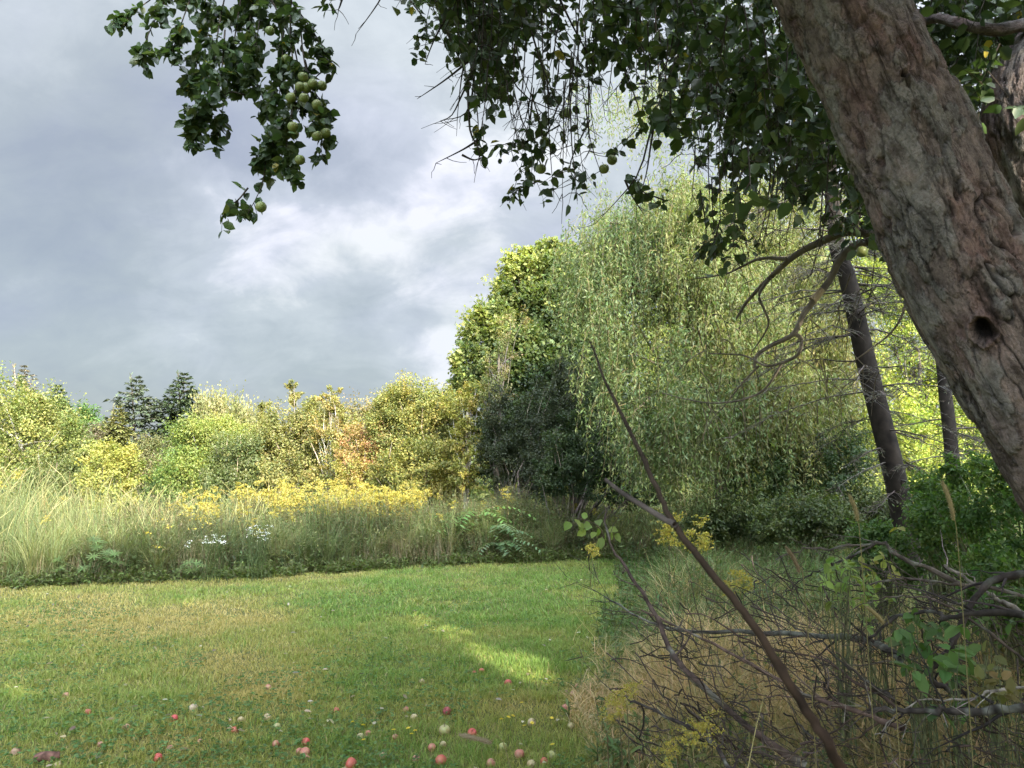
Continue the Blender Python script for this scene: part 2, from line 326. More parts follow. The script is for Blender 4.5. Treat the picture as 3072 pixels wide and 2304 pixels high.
def make_lawn():
    mb = MB()
    def patch(n, y0, y1, h, w, segs):
        y = rng.uniform(y0, y1, n); half = y * .72 + .5; x = rng.uniform(-1, 1, n) * half
        k = on_lawn(x, y) & (x > -half); x = x[k]; y = y[k]; n = len(x)
        lush = lawn_tint(x, y); depthk = np.clip((y - 8) / 5, 0, 1)
        tuft = np.clip(noise2(x, y, 4.5, 31) * 2.2 + .5, 0, 1)
        c_dry = np.array([.41, .33, .125]); c_mid = np.array([.27, .29, .075]); c_lush = np.array([.15, .25, .055])
        k2 = np.clip(lush + .25 * (tuft - .5) + .30 * depthk * np.clip((x + 3.5) / 4, 0, 1) + rng.normal(0, .16, n), 0, 1)[:, None]
        C = np.where(k2 < .5, c_dry * (1 - 2 * k2) + c_mid * 2 * k2, c_mid * (2 - 2 * k2) + c_lush * (2 * k2 - 1)) * rng.uniform(.7, 1.3, (n, 1))
        straw = rng.uniform(size=n) < .05; C[straw] = np.array([.36, .30, .15]) * rng.uniform(.7, 1.2, (straw.sum(), 1))
        H = h * rng.uniform(.45, 1.25, n) * (.65 + .7 * tuft) * (.8 + .4 * lush); a = rng.uniform(0, 6.28, n); l = H * rng.uniform(.15, 1.1, n)
        lean = np.stack([np.cos(a) * l, np.sin(a) * l, 0 * l], 1)
        add_blades(mb, np.stack([x, y, gz(x, y) - .004], 1), H, w * rng.uniform(.7, 1.3, n), lean, C * .85, C * 1.1, segs)
    patch(150000, 3.4, 6.0, .052, .0042, 2)
    patch(170000, 5.8, 9.0, .055, .0055, 2)
    patch(190000, 8.8, 16.5, .06, .0085, 2)
    # longer tussock blades
    n = 9000; y = rng.uniform(3.5, 15, n); x = rng.uniform(-1, 1, n) * (y * .7 + .5); k = on_lawn(x, y) & (noise2(x, y, 1.1, 40) > .12); x = x[k]; y = y[k]; n = len(x)
    a = rng.uniform(0, 6.28, n); H = rng.uniform(.08, .14, n); l = H * rng.uniform(.3, 1, n)
    add_blades(mb, np.stack([x, y, gz(x, y)], 1), H, rng.uniform(.004, .007, n), np.stack([np.cos(a) * l, np.sin(a) * l, 0 * l], 1), palette([(.08, .2, .03), (.13, .22, .05)], n), None, 3)
    o = mb.build('grass', GRASS); tag(o, 'short mown green lawn grass with dry yellowish patches', 'grass', kind='stuff')
    # clover and small broad-leaved weeds
    mb = MB(); n = 26000; y = 3.4 + 9 * rng.uniform(size=n) ** 1.6; x = rng.uniform(-1, 1, n) * (y * .7 + .5)
    k = on_lawn(x, y) & (noise2(x, y, .8, 50) + .5 * noise2(x, y, 2.5, 51) > -.02 + .02 * (y - 4)); x = x[k]; y = y[k]; n = len(x)
    P = np.stack([x, y, gz(x, y) + rng.uniform(.015, .05, n)], 1)
    for j in range(3):
        a = rng.uniform(0, 6.28, n); D = np.stack([np.cos(a), np.sin(a), rng.uniform(-.2, .35, n)], 1)
        add_leaves(mb, P, D, rdir(n, 2.5), rng.uniform(.014, .030, n), rng.uniform(.012, .022, n), palette([(.05, .12, .025), (.08, .17, .035), (.10, .18, .05)], n), 'leaf')
    o = mb.build('clover', LEAF); tag(o, 'low clover and small broad leaved weeds among the lawn grass', 'ground cover', kind='stuff')
make_lawn()

# ------------------------------------------------------------------ trees and shrubs
def clumps_in(ells, n_clump, shell=.45):
    """clump centres in a union of ellipsoids (px, py, rx px, ry px, Y[, depth ratio])"""
    E = []
    for e in ells:
        px, py, rx, ry, Y = e[:5]; dr = e[5] if len(e) > 5 else .8
        c = at(px, py, Y); s = Y / FPX; E.append((c, np.array([rx * s, rx * s * dr, ry * s])))
    vol = np.array([r[0] * r[2] for _, r in E]); which = rng.choice(len(E), n_clump, p=vol / vol.sum())
    d = rdir(n_clump); u = (shell + (1 - shell) * rng.uniform(size=n_clump)) ** .6
    Cn = np.stack([E[i][0] for i in which]); Rd = np.stack([E[i][1] for i in which])
    rf = .84 + 1.0 * fbm(d * 2.3 + which[:, None] * 7.7, 3, 101)
    P = Cn + d * Rd * (u * rf)[:, None]
    return P, Cn, Rd, E
def stems_to(mb, base, tips, r0, col, k=6, wob=.12, r1=.004, sides=5, up=.5):
    n = len(tips); t = np.linspace(0, 1, k)[None, :, None]; base = np.broadcast_to(base, (n, 3)); d = tips - base
    L = np.linalg.norm(d, axis=1)[:, None, None]
    mid = base + d * .5; mid = mid + np.stack([np.zeros(n), np.zeros(n), L[:, 0, 0] * .12 * up], 1) - d * np.array([.25, .25, 0]) * up
    P = base[:, None] * (1 - t) ** 2 + 2 * mid[:, None] * t * (1 - t) + tips[:, None] * t ** 2
    w = rng.normal(size=(n, k, 3)) * wob * L * .12; w[:, 0] = 0; P = P + w
    Rr = r0 * (1 - t[..., 0]) ** 1.1 + r1
    add_tubes(mb, P, np.broadcast_to(Rr, (n, k)) * rng.uniform(.6, 1.1, (n, 1)), palette([col, np.array(col) * 1.4], n), sides)
def leafy(name, label, cat, ells, base, n_clump, per, leaf, pal, group=None, trunk=(.12, (.10, .085, .065)), n_limb=40, spread=.17, shape='diamond', droop=.25, fine=.55,
          bias=None, shell=.45, bare=0, bark2=None, flat=.65, part='crown', sunkeep=False, jit=.22, upright=0, stemk=1):
    """a broad-leaved tree or shrub: trunk with limbs into a crown of leaf clumps; bias(P) -> 0..1 picks along the palette"""
    base = np.asarray(base, float); base[2] = gz(base[:1], base[1:2])[0]
    t = thing(name, base, label, cat, group)
    P, Cn, Rd, E = clumps_in(ells, n_clump, shell); ok = P[:, 2] > .12; P = P[ok]; Cn = Cn[ok]; Rd = Rd[ok]; n = len(P)
    cs = Rd.mean(1) * spread * rng.uniform(.55, 1.5, n); kc = rng.uniform(size=n)
    if bias is not None: kc = np.clip(bias(P) + rng.normal(0, .13, n), 0, .999)
    leaf = leaf * fine; m = rng.poisson(per * 1.25 / fine * rng.uniform(.3, 1.7, n)); idx = np.repeat(np.arange(n), m); N = len(idx)
    sh = nrm(nrm((P - Cn) / Rd) * .7 + rdir(n) * .55 + np.array([0, 0, .45])); off = np.clip(rng.normal(size=(N, 3)), -1.7, 1.7) * cs[idx][:, None] * np.array([1, 1, flat]) * .62 + sh[idx] * (cs[idx] * np.clip(rng.normal(.2, 1.1, N), -1.8, 1.7))[:, None]
    if upright: off[:, 2] += np.abs(rng.normal(size=N)) * cs[idx] * upright
    Q = P[idx] + off; ok = Q[:, 2] > .04
    if sunkeep: ok &= shade_keep(Q)
    Q = Q[ok]; idx = idx[ok]; off = off[ok]; N = len(Q)
    out = nrm((Q - Cn[idx]) / Rd[idx]); D = nrm(out * .5 + rdir(N) * .9 + np.array([0, 0, -droop]) + np.array([0, 0, upright]))
    Nn = nrm(rdir(N) * .8 + out * .5 + np.array([0, 0, .7]))
    C = palette(pal, N, np.clip(kc[idx] + rng.normal(0, .10, N), 0, .999), jit)
    l = leaf * rng.uniform(.65, 1.3, N)
    mb = MB(); add_leaves(mb, Q, D, Nn, l, l * rng.uniform(.5, .75, N), C, shape); mb.build(part, LEAF, t)
    wb = MB(); r, col = trunk
    if n_limb:
        axis_top = np.mean([e[0] for e in E], 0); k = min(n_limb, n); tips = P[rng.choice(n, k, replace=False)]
        h = axis_top[2] - base[2]
        if stemk == 1:
            pts = np.stack([base - np.array([0, 0, .1]), base + (axis_top - base) * np.array([.15, .15, .4]), base + (axis_top - base) * np.array([.6, .6, .75]), axis_top + np.array([0, 0, .15 * h])])
            tr = smooth_path(pts, 14); add_tubes(wb, tr[None], np.linspace(r, r * .35, 14)[None], [col], 8)
            f = rng.uniform(.25, .95, k); st = np.stack([np.interp(f, np.linspace(0, 1, 14), tr[:, j]) for j in range(3)], 1)
            st[:, 2] = np.minimum(st[:, 2], np.maximum(tips[:, 2] - .1, base[2] + .2 * h))
        else:
            st = base + rng.normal(size=(k, 3)) * np.array([.12, .12, 0]) * h * .5; st[:, 2] = base[2] - .03
        stems_to(wb, st, tips, r * (.45 if stemk == 1 else .8), bark2 or col)
        if bare:   # bare shoots standing out of the crown
            src = P[rng.choice(n, bare)]; tp = src + nrm(nrm((src - np.mean([e[0] for e in E], 0))) * .6 + rdir(bare) * .4 + np.array([0, 0, .9])) * rng.uniform(.5, 1.2, (bare, 1)) * np.mean([e[1].mean() for e in E]) * .55
            stems_to(wb, src, tp, r * .12 + .004, bark2 or col, up=0, sides=4)
        wb.build('trunk' if stemk == 1 else 'stems', FARWOOD, t)
    return t
def conifer(name, label, top, base_y, halfw, Y, pal, group=None, n_whorl=30, needle=.24, dens=2.2, gap=.25, bark=(.11, .09, .08), bottom=.06, ragged=.25, wid=.34):
    """a spruce or larch: drooping whorled branches with needle sprays"""
    tp = at(*top, Y); b = at(top[0], base_y, Y); base = np.array([b[0], b[1], 0.]); base[2] = gz(base[:1], base[1:2])[0]; H = tp[2]; w = halfw * Y / FPX
    t = thing(name, base, label, 'tree', group); mb = MB(); wb = MB()
    add_tubes(wb, smooth_path([base - [0, 0, .1], base + [0, 0, H * .5], tp], 8)[None], np.linspace(H * .018, .01, 8)[None], [bark], 7)
    for i in range(n_whorl):
        f = (i + .5) / n_whorl; z = H * (1 - f * (1 - bottom)); Lw = w * (f ** .95) * 1.1 + .03; nb = int(5 + 4 * f)
        a = rng.uniform(0, 6.28) + np.arange(nb) * 6.283 / nb + rng.normal(0, .3, nb); Lb = Lw * rng.uniform(1 - ragged * 1.6, 1 + ragged, nb); keep = rng.uniform(size=nb) > gap * (.3 + f); a = a[keep]; Lb = Lb[keep]; nb = len(a)
        if nb == 0: continue
        k = 7; s = np.linspace(0, 1, k); dirs = np.stack([np.cos(a), np.sin(a), 0 * a], 1)
        rise = (.35 - .55 * f); P = np.array([0, 0, z]) + base * np.array([1, 1, 1]) + dirs[:, None] * (Lb[:, None] * s)[..., None]
        P[:, :, 2] += Lb[:, None] * (rise * s - .30 * s ** 2 + .16 * s ** 4)
        P[:, :, 2] += rng.normal(0, .03, (nb, 1)) * s * Lb[:, None]
        add_tubes(wb, P, (.004 + .006 * H / 8 * (1 - s))[None] * np.ones((nb, 1)), [np.array(bark) * 1.3], 4)
        per = int(36 * dens * (.4 + 1.3 * f)); N = nb * per; bi = np.repeat(np.arange(nb), per); u = rng.uniform(.12, 1.02, N)
        q = np.stack([[np.interp(u[bi == j], s, P[j, :, c]) for c in range(3)] for j in range(nb)]) if False else None
        ui = np.clip(u * (k - 1), 0, k - 1.001); i0 = ui.astype(int); fr = (ui - i0)[:, None]; Q = P[bi, i0] * (1 - fr) + P[bi, i0 + 1] * fr
        side = np.stack([-np.sin(a), np.cos(a), 0 * a], 1)[bi] * rng.choice([-1, 1], N)[:, None]
        fan = Lb[bi] * .30 * (1.05 - u) * rng.uniform(0, 1, N); Q = Q + side * fan[:, None] + dirs[bi] * (fan * .6)[:, None]; Q[:, 2] -= fan * .25
        D = nrm(dirs[bi] * .8 + side * rng.uniform(.2, 1, (N, 1)) + np.stack([0 * u, 0 * u, rng.normal(-.15, .35, N)], 1))
        l = needle * rng.uniform(.6, 1.3, N) * (.5 + .5 * min(1, f * 4)); add_leaves(mb, Q, D, nrm(rdir(N) * .6 + [0, 0, 1]), l, l * wid * rng.uniform(.7, 1.3, N), palette(pal, N), 'diamond')
    l = needle * 1.2; q = np.tile(tp, (14, 1)) - np.stack([np.zeros(14), np.zeros(14), np.linspace(0, .5, 14)], 1)
    add_leaves(mb, q, nrm(rdir(14) * .6 + [0, 0, .9]), rdir(14), l * .6, l * .15, palette(pal, 14), 'diamond')
    mb.build('needles', NEEDLE, t); wb.build('trunk', FARWOOD, t); return t

G_OL = [(.10, .13, .03), (.20, .21, .05), (.27, .26, .07)]
PALEBARK = (.34, .31, .24); GREYBARK = (.16, .14, .11)
FARG = 'trees along the far side of the meadow'
conifer('dying_spruce', 'half dead brown spruce with bare branch tips at the left edge of the far trees', (14, 364), 500, 60, 35, [(.16, .13, .07), (.20, .17, .10), (.12, .13, .06)], FARG, dens=1.3, gap=.3, bark=(.34, .28, .22), ragged=.5)
conifer('young_spruce', 'small pointed spruce top rising behind the feathery tree at the left', (50, 384), 500, 44, 41, [(.06, .10, .04), (.11, .15, .05)], FARG, needle=.3)
leafy('feathery_tree', 'broad feathery light green tree with pale stems at the left of the meadow', 'tree',
      [(38, 440, 52, 52, 26), (-10, 425, 50, 60, 27), (72, 455, 24, 40, 25), (40, 415, 36, 26, 26.5), (10, 500, 60, 40, 25), (-60, 440, 60, 60, 27), (60, 490, 30, 30, 24.5)], at(30, 500, 26),
      520, 62, .16, [(.085, .125, .03), (.19, .22, .05), (.28, .28, .07)], FARG, trunk=(.1, PALEBARK), n_limb=36, bark2=PALEBARK, droop=.1)
leafy('round_tree', 'small rounded bright green tree behind the brown dead shrub', 'tree', [(80, 425, 24, 24, 42), (62, 430, 22, 22, 43), (95, 440, 14, 22, 41)], at(80, 500, 42), 160, 40, .24,
      [(.07, .14, .03), (.12, .21, .04)], FARG)
leafy('dead_shrub', 'greyish brown half dead shrub between feathery tree and bright yellow green bush', 'shrub', [(90, 455, 13, 36, 29), (84, 480, 14, 24, 28)], at(88, 500, 28.5), 110, 34, .15,
      [(.12, .11, .06), (.17, .14, .09), (.14, .16, .07)], FARG, n_limb=40, bark2=(.26, .21, .17), trunk=(.07, (.26, .21, .17)))
conifer('grey_spruce', 'grey green spruce, the more open of the two tall ones on the skyline', (131, 375), 500, 74, 36, [(.07, .10, .055), (.11, .135, .075), (.06, .085, .04)], FARG, gap=.32, ragged=.4, needle=.26)
conifer('dark_spruce', 'darker dense spruce, second of the two tall ones on the skyline', (178, 372), 500, 68, 36, [(.045, .075, .03), (.075, .105, .04), (.04, .06, .03)], FARG, gap=.22, ragged=.42, needle=.27, dens=2.5)
conifer('larch', 'slim olive larch in front of the grey green spruce', (113, 405), 500, 40, 31, [(.16, .18, .05), (.21, .21, .06)], FARG, needle=.2, gap=.15, dens=2.4)
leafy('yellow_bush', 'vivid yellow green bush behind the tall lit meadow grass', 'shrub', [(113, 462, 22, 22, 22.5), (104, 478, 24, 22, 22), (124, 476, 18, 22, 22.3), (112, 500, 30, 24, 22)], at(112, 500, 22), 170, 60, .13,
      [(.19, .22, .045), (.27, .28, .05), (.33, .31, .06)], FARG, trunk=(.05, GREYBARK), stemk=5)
leafy('shoot_willow', 'pale olive shrub willow with upright shoots on the skyline', 'shrub', [(224, 424, 30, 26, 34), (205, 430, 22, 24, 34), (243, 436, 16, 26, 34), (224, 460, 34, 30, 34)], at(224, 500, 34), 260, 46, .2,
      [(.15, .17, .06), (.24, .24, .09), (.28, .27, .11)], FARG, upright=1.3, droop=-.6, spread=.2, n_limb=60, stemk=5, trunk=(.06, GREYBARK))
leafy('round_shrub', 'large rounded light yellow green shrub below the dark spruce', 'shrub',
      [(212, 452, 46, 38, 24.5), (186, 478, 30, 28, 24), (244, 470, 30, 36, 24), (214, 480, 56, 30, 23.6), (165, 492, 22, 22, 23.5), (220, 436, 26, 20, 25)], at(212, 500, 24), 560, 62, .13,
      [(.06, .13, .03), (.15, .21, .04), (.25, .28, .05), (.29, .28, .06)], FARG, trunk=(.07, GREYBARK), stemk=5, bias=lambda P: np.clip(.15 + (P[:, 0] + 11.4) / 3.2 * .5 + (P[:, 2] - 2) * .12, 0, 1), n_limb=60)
leafy('alder_clump', 'olive green alder clump with pale slanting bare stems', 'shrub',
      [(286, 432, 26, 36, 24), (268, 455, 26, 36, 23.6), (300, 450, 28, 44, 24), (292, 392, 9, 14, 24.5), (266, 410, 9, 12, 24.3), (285, 480, 44, 26, 23), (312, 425, 18, 30, 24.2)], at(300, 500, 24), 330, 46, .13,
      [(.13, .15, .045), (.23, .23, .06), (.29, .26, .08)], FARG, trunk=(.07, PALEBARK), bark2=PALEBARK, stemk=5, n_limb=70, bare=14)
leafy('pale_stemmed_shrub', 'tall thin shrub with pale upright stems and sparse yellowish leaves', 'shrub', [(333, 402, 14, 18, 23), (328, 430, 18, 34, 23), (345, 440, 16, 34, 22.6), (335, 470, 26, 26, 22)], at(334, 500, 22.6), 170, 36, .125,
      [(.17, .18, .05), (.28, .27, .07), (.33, .25, .07)], FARG, trunk=(.06, PALEBARK), bark2=(.42, .38, .3), stemk=5, n_limb=60, bare=16)
AUT = [(.12, .15, .04), (.22, .235, .055), (.36, .31, .06), (.37, .26, .09), (.35, .17, .09)]
leafy('orange_shrub', 'low shrub with orange pink autumn leaves beside the yellow tree', 'shrub', [(362, 455, 26, 32, 21), (385, 458, 24, 36, 20.8), (350, 478, 20, 24, 20.6), (372, 482, 30, 24, 20.4)], at(370, 500, 20.8), 290, 46, .11,
      AUT, FARG, trunk=(.05, PALEBARK), bark2=(.30, .24, .17), stemk=5, n_limb=60, bare=18, bias=lambda P: .42 + .45 * np.clip((P[:, 2] - 1.2) / 1.2, 0, 1) + .5 * noise2(P[:, 0], P[:, 2], 1.4, 3))
leafy('autumn_tree', 'broad yellow leaved autumn tree beside the dark maple', 'tree',
      [(418, 410, 32, 34, 20.6), (400, 432, 34, 44, 20.8), (436, 438, 32, 50, 20.2), (388, 412, 16, 22, 21), (424, 470, 44, 34, 19.6), (392, 478, 26, 26, 20), (446, 400, 16, 16, 20.4)], at(418, 500, 20), 720, 52, .105,
      AUT[:4], FARG, trunk=(.09, PALEBARK), bark2=(.26, .22, .15), stemk=5, n_limb=80, bare=22, bias=lambda P: .34 + .45 * np.clip((2.6 - P[:, 2]) / 3.2, -.2, 1) * np.clip((P[:, 0] + 3) / 1.6, .2, 1) + .45 * noise2(P[:, 0], P[:, 2], 1.2, 8))
leafy('open_tree', 'open tree with visible pale forked branches between autumn tree and dark maple', 'tree', [(460, 408, 22, 24, 19.6), (474, 400, 14, 20, 19.6), (466, 440, 16, 26, 19), (470, 470, 18, 24, 18.6)], at(466, 500, 19), 120, 40, .11,
      [(.17, .19, .04), (.29, .29, .05), (.36, .29, .06)], FARG, trunk=(.09, PALEBARK), bark2=PALEBARK, n_limb=34)

for (px, py, rx, ry, Yf, pal_, lab) in ((152, 462, 26, 22, 29, [(.10, .12, .04), (.17, .17, .06), (.22, .20, .08)], 'dull olive shrub between the slim larch and the rounded yellow green shrub'), (258, 440, 20, 34, 27, [(.14, .15, .05), (.22, .21, .07)], 'wispy olive sapling right of the rounded shrub'),
        (316, 440, 22, 40, 26, [(.12, .14, .045), (.22, .22, .06), (.26, .22, .07)], 'wispy sapling behind the alder clump'), (362, 432, 22, 34, 24.5, [(.16, .16, .05), (.25, .22, .07), (.30, .19, .09)], 'thin wispy tree behind the orange shrub'), (395, 428, 20, 40, 23.5, [(.14, .16, .05), (.25, .24, .06)], 'yellowish sapling behind the autumn tree'),
        (450, 452, 22, 34, 21.5, [(.10, .12, .035), (.19, .19, .05)], 'dull green shrub filling the foot of the open forked tree'), (236, 462, 26, 30, 22.8, [(.08, .12, .04), (.15, .17, .05)], 'darker green shrub in front of the rounded yellow green one'), (60, 480, 30, 26, 23.5, [(.08, .11, .035), (.16, .18, .05)], 'darker bush at the foot of the feathery tree')):
    leafy('wispy_shrub', lab, 'shrub', [(px, py, rx, ry, Yf), (px - rx * .5, py + ry * .5, rx * .8, ry * .6, Yf - .3), (px + rx * .5, py + ry * .6, rx * .8, ry * .6, Yf - .3), (px, py + ry, rx * 1.2, ry * .6, Yf - .4)], at(px, 500, Yf), 200, 34, .13, pal_, FARG, trunk=(.05, PALEBARK), bark2=(.34, .30, .23), stemk=5, n_limb=56, bare=16, upright=.5, spread=.2)
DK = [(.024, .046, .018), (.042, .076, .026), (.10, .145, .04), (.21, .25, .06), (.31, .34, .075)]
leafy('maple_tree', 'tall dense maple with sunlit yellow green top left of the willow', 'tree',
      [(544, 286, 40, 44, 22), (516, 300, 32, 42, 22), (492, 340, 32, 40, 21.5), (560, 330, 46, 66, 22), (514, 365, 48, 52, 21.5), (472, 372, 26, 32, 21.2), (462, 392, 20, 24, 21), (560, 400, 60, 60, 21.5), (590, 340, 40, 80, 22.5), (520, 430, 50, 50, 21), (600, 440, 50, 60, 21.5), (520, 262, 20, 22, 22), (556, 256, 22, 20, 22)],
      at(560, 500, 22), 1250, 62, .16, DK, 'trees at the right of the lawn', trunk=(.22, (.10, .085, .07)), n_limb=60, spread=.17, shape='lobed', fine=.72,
      bias=lambda P: np.clip(.40 + .14 * (P[:, 2] - 4.0) - .15 * (P[:, 0] + .1), .02, .99))  # paints the sunlit upper left and shaded lower right into the leaf colours
leafy('orange_tinted_tree', 'slender tree with pale orange tinted leaves in front of the maple', 'tree', [(516, 326, 20, 24, 19.4), (500, 352, 22, 26, 19.3), (492, 385, 22, 30, 19), (488, 405, 16, 22, 19)], at(496, 500, 19.2), 62, 30, .10,
      [(.12, .16, .04), (.20, .22, .06), (.25, .23, .08), (.28, .20, .10)], 'trees at the right of the lawn', trunk=(.07, GREYBARK), n_limb=30)
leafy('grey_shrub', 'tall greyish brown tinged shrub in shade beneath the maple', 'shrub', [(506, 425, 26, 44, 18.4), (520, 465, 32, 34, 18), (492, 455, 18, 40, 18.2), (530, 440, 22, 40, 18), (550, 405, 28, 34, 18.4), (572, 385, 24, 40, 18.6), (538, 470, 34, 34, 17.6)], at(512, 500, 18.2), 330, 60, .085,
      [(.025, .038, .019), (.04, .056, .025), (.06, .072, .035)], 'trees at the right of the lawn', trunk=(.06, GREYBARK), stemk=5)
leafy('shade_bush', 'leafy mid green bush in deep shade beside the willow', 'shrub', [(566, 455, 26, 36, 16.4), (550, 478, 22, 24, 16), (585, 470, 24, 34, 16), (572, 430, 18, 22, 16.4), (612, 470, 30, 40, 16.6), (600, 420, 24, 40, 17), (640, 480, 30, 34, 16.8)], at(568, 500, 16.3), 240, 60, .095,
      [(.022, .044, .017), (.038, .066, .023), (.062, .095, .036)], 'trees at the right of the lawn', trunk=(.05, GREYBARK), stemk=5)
# sumac with drooping fronds
def frond_plant(name, label, cat, base, n_fr, length, pal, leafl, rise=.55, pairs=11, group=None):
    t = thing(name, base, label, cat, group); mb = MB(); wb = MB(); base = np.asarray(base, float)
    a = rng.uniform(0, 6.28, n_fr); h0 = rng.uniform(.3, 1, n_fr) * length * .9; Lf = length * rng.uniform(.7, 1.2, n_fr); k = 8; s = np.linspace(0, 1, k)
    d = np.stack([np.cos(a), np.sin(a), 0 * a], 1); P = base + np.array([0, 0, 1.]) * h0[:, None, None] + d[:, None] * (Lf[:, None] * s)[..., None]
    P[:, :, 2] += Lf[:, None] * (rise * s - .62 * s ** 2)
    add_tubes(wb, P, (.004 * (1 - .6 * s))[None] * np.ones((n_fr, 1)), [(.16, .14, .06)], 4)
    st = np.stack([base + np.stack([0 * h0, 0 * h0, 0 * h0], 1), (base + P[:, 0]) / 2, P[:, 0]], 1); add_tubes(wb, st, np.array([[.012, .01, .005]]), [(.15, .12, .07)], 5)
    for j in range(1, pairs + 1):
        u = j / pairs * (k - 1.001); i0 = int(u); fr = u - i0; q = P[:, i0] * (1 - fr) + P[:, i0 + 1] * fr
        for sg in (-1, 1):
            sd = np.stack([-np.sin(a), np.cos(a), 0 * a], 1) * sg; D = nrm(sd + d * .45 + np.array([0, 0, -.35]) + rng.normal(0, .1, (n_fr, 3)))
            l = leafl * (1 - .45 * abs(j / pairs - .45)) * rng.uniform(.8, 1.2, n_fr); add_leaves(mb, q, D, nrm(rdir(n_fr) * .25 + [0, 0, 1]), l, l * .33, palette(pal, n_fr), 'long')
    mb.build('fronds', LEAF, t); wb.build('stems', WOOD, t); return t
b = at(478, 500, 15.6); b[2] = 0
frond_plant('sumac', 'bright green sumac with arching fronds at the foot of the dark shrubs', 'shrub', b, 34, 1.0, [(.09, .20, .04), (.14, .26, .06)], .17)
b = at(500, 505, 15.0); b[2] = 0
frond_plant('sumac', 'smaller sumac with paler drooping leaf tips just right of the bright one', 'shrub', b, 18, .75, [(.09, .16, .06), (.13, .20, .09)], .15)

# weeping willow: limbs and long leafy strands
def weeping_willow():
    Y = 15.0; base = at(735, 520, Y + .6); base[2] = 0
    t = thing('weeping_willow', base, 'big weeping willow with drooping olive green strands behind the lawn', 'tree', 'trees at the right of the lawn')
    wb = MB(); mb = MB()
    tr = smooth_path([base - [0, 0, .1], base + [-.1, 0, 2.2], base + [.15, -.1, 4.4], base + [.2, 0, 7.4]], 14); add_tubes(wb, tr[None], np.linspace(.34, .12, 14)[None], [(.13, .11, .08)], 9)
    # heads from which strands fall: (px, py, rx, ry, Y)
    heads = [(612, 225, 42, 34, 14.2), (650, 205, 54, 38, 15), (700, 188, 60, 40, 15.2), (620, 285, 40, 40, 13.6), (690, 250, 70, 60, 14), (760, 210, 60, 50, 15), (640, 355, 40, 34, 13.2), (720, 330, 70, 60, 13.2),
             (796, 300, 64, 66, 14.4), (680, 400, 60, 40, 12.9), (770, 390, 60, 50, 13.4), (640, 425, 34, 30, 13.0), (822, 330, 44, 70, 14.6), (610, 245, 30, 22, 14.4), (625, 95, 50, 45, 15.6), (700, 80, 60, 50, 15.6)]
    wts = np.array([1.1, .9, .5, 1.2, 2.4, 1.3, .9, 2.6, 1.8, 1.8, 1.7, .9, 1.5, .6, .20, .16]); ns = 3300
    P, Cn, Rd, E = None, None, None, None
    wi = rng.choice(len(heads), ns, p=wts / wts.sum()); hh = np.array(heads)[wi]
    d = rdir(ns) * (rng.uniform(size=(ns, 1)) ** .4); c = np.stack([at(*h[:2], h[4]) for h in heads])[wi]; sc = hh[:, 4] / FPX
    nc_ = 210; cw = rng.choice(len(heads), nc_, p=wts / wts.sum()); hc = np.array(heads)[cw]; sk = hc[:, 4] / FPX; cc_ = np.stack([at(*h[:2], h[4]) for h in heads])[cw]
    cl = cc_ + rdir(nc_) * (rng.uniform(size=(nc_, 1)) ** .4) * np.stack([hc[:, 2] * sk, hc[:, 2] * sk * .8, hc[:, 3] * sk], 1); ci = rng.integers(0, nc_, ns); wi = cw[ci]; hh = np.array(heads)[wi]; c = cc_[ci]
    st = cl[ci] + rng.normal(size=(ns, 3)) * np.array([.26, .26, .20])
    Ls = rng.uniform(.7, 1.7, ns); Ls = np.minimum(Ls, np.maximum(st[:, 2] - rng.uniform(.15, 1.0, ns), .3)); thin = wi >= 14
    k = 7; s = np.linspace(0, 1, k); a = rng.uniform(0, 6.28, ns); o = np.stack([np.cos(a), np.sin(a), 0 * a], 1) * rng.uniform(.1, .5, (ns, 1)) + nrm(st - c) * .25
    Pt = st[:, None] + o[:, None] * (np.sqrt(s)[None, :, None] * Ls[:, None, None] * .6); Pt[:, :, 2] += Ls[:, None] * (.25 * s - 1.15 * s ** 1.5)
    Pt += rng.normal(0, .03, Pt.shape) * s[None, :, None]
    add_tubes(wb, Pt, (.005 * (1 - .75 * s))[None] * np.ones((ns, 1)), palette([(.17, .15, .06), (.24, .20, .09)], ns), 3)
    per = 56; N = ns * per; bi = np.repeat(np.arange(ns), per); u = rng.uniform(.05, 1, N) * (k - 1.001); i0 = u.astype(int); fr = (u - i0)[:, None]
    Q = Pt[bi, i0] * (1 - fr) + Pt[bi, i0 + 1] * fr + rng.normal(0, .06, (N, 3)); ok = (Q[:, 2] > .05) & (rng.uniform(size=N) < np.where(thin[bi], .75, 1.)); Q = Q[ok]; bi = bi[ok]; N = len(Q)
    D = nrm(rdir(N) * .8 + np.array([0, 0, -.8])); kc = np.clip(rng.uniform(size=nc_)[ci] + rng.normal(0, .12, ns), 0, 1)
    # greyer green strands on the left of the crown, browner olive ones to the right
    kx = np.clip(.15 + .30 * (c[:, 0] - 1.8) / 2.5 + .5 * (kc - .5), 0, 1)
    C = palette([(.095, .15, .055), (.145, .19, .055), (.19, .205, .055), (.215, .19, .055)], N, np.clip(kx[bi] + rng.normal(0, .12, N), 0, .999), .28)
    l = rng.uniform(.065, .115, N); add_leaves(mb, Q, D, rdir(N), l, l * rng.uniform(.20, .30, N), C, 'diamond')
    lim = np.stack([at(*h[:2], h[4]) for h in heads[:14]]); lim = np.concatenate([lim, lim + rng.normal(0, .3, lim.shape)])
    f = np.clip(rng.uniform(.2, .8, len(lim)), 0, 1); s0 = np.stack([np.interp(f, np.linspace(0, 1, 14), tr[:, j]) for j in range(3)], 1); stems_to(wb, s0, lim, .085, (.14, .12, .08), k=9, r1=.015, wob=.22)
    mb.build('crown', LEAF, t); wb.build('trunk', FARWOOD, t)
weeping_willow()

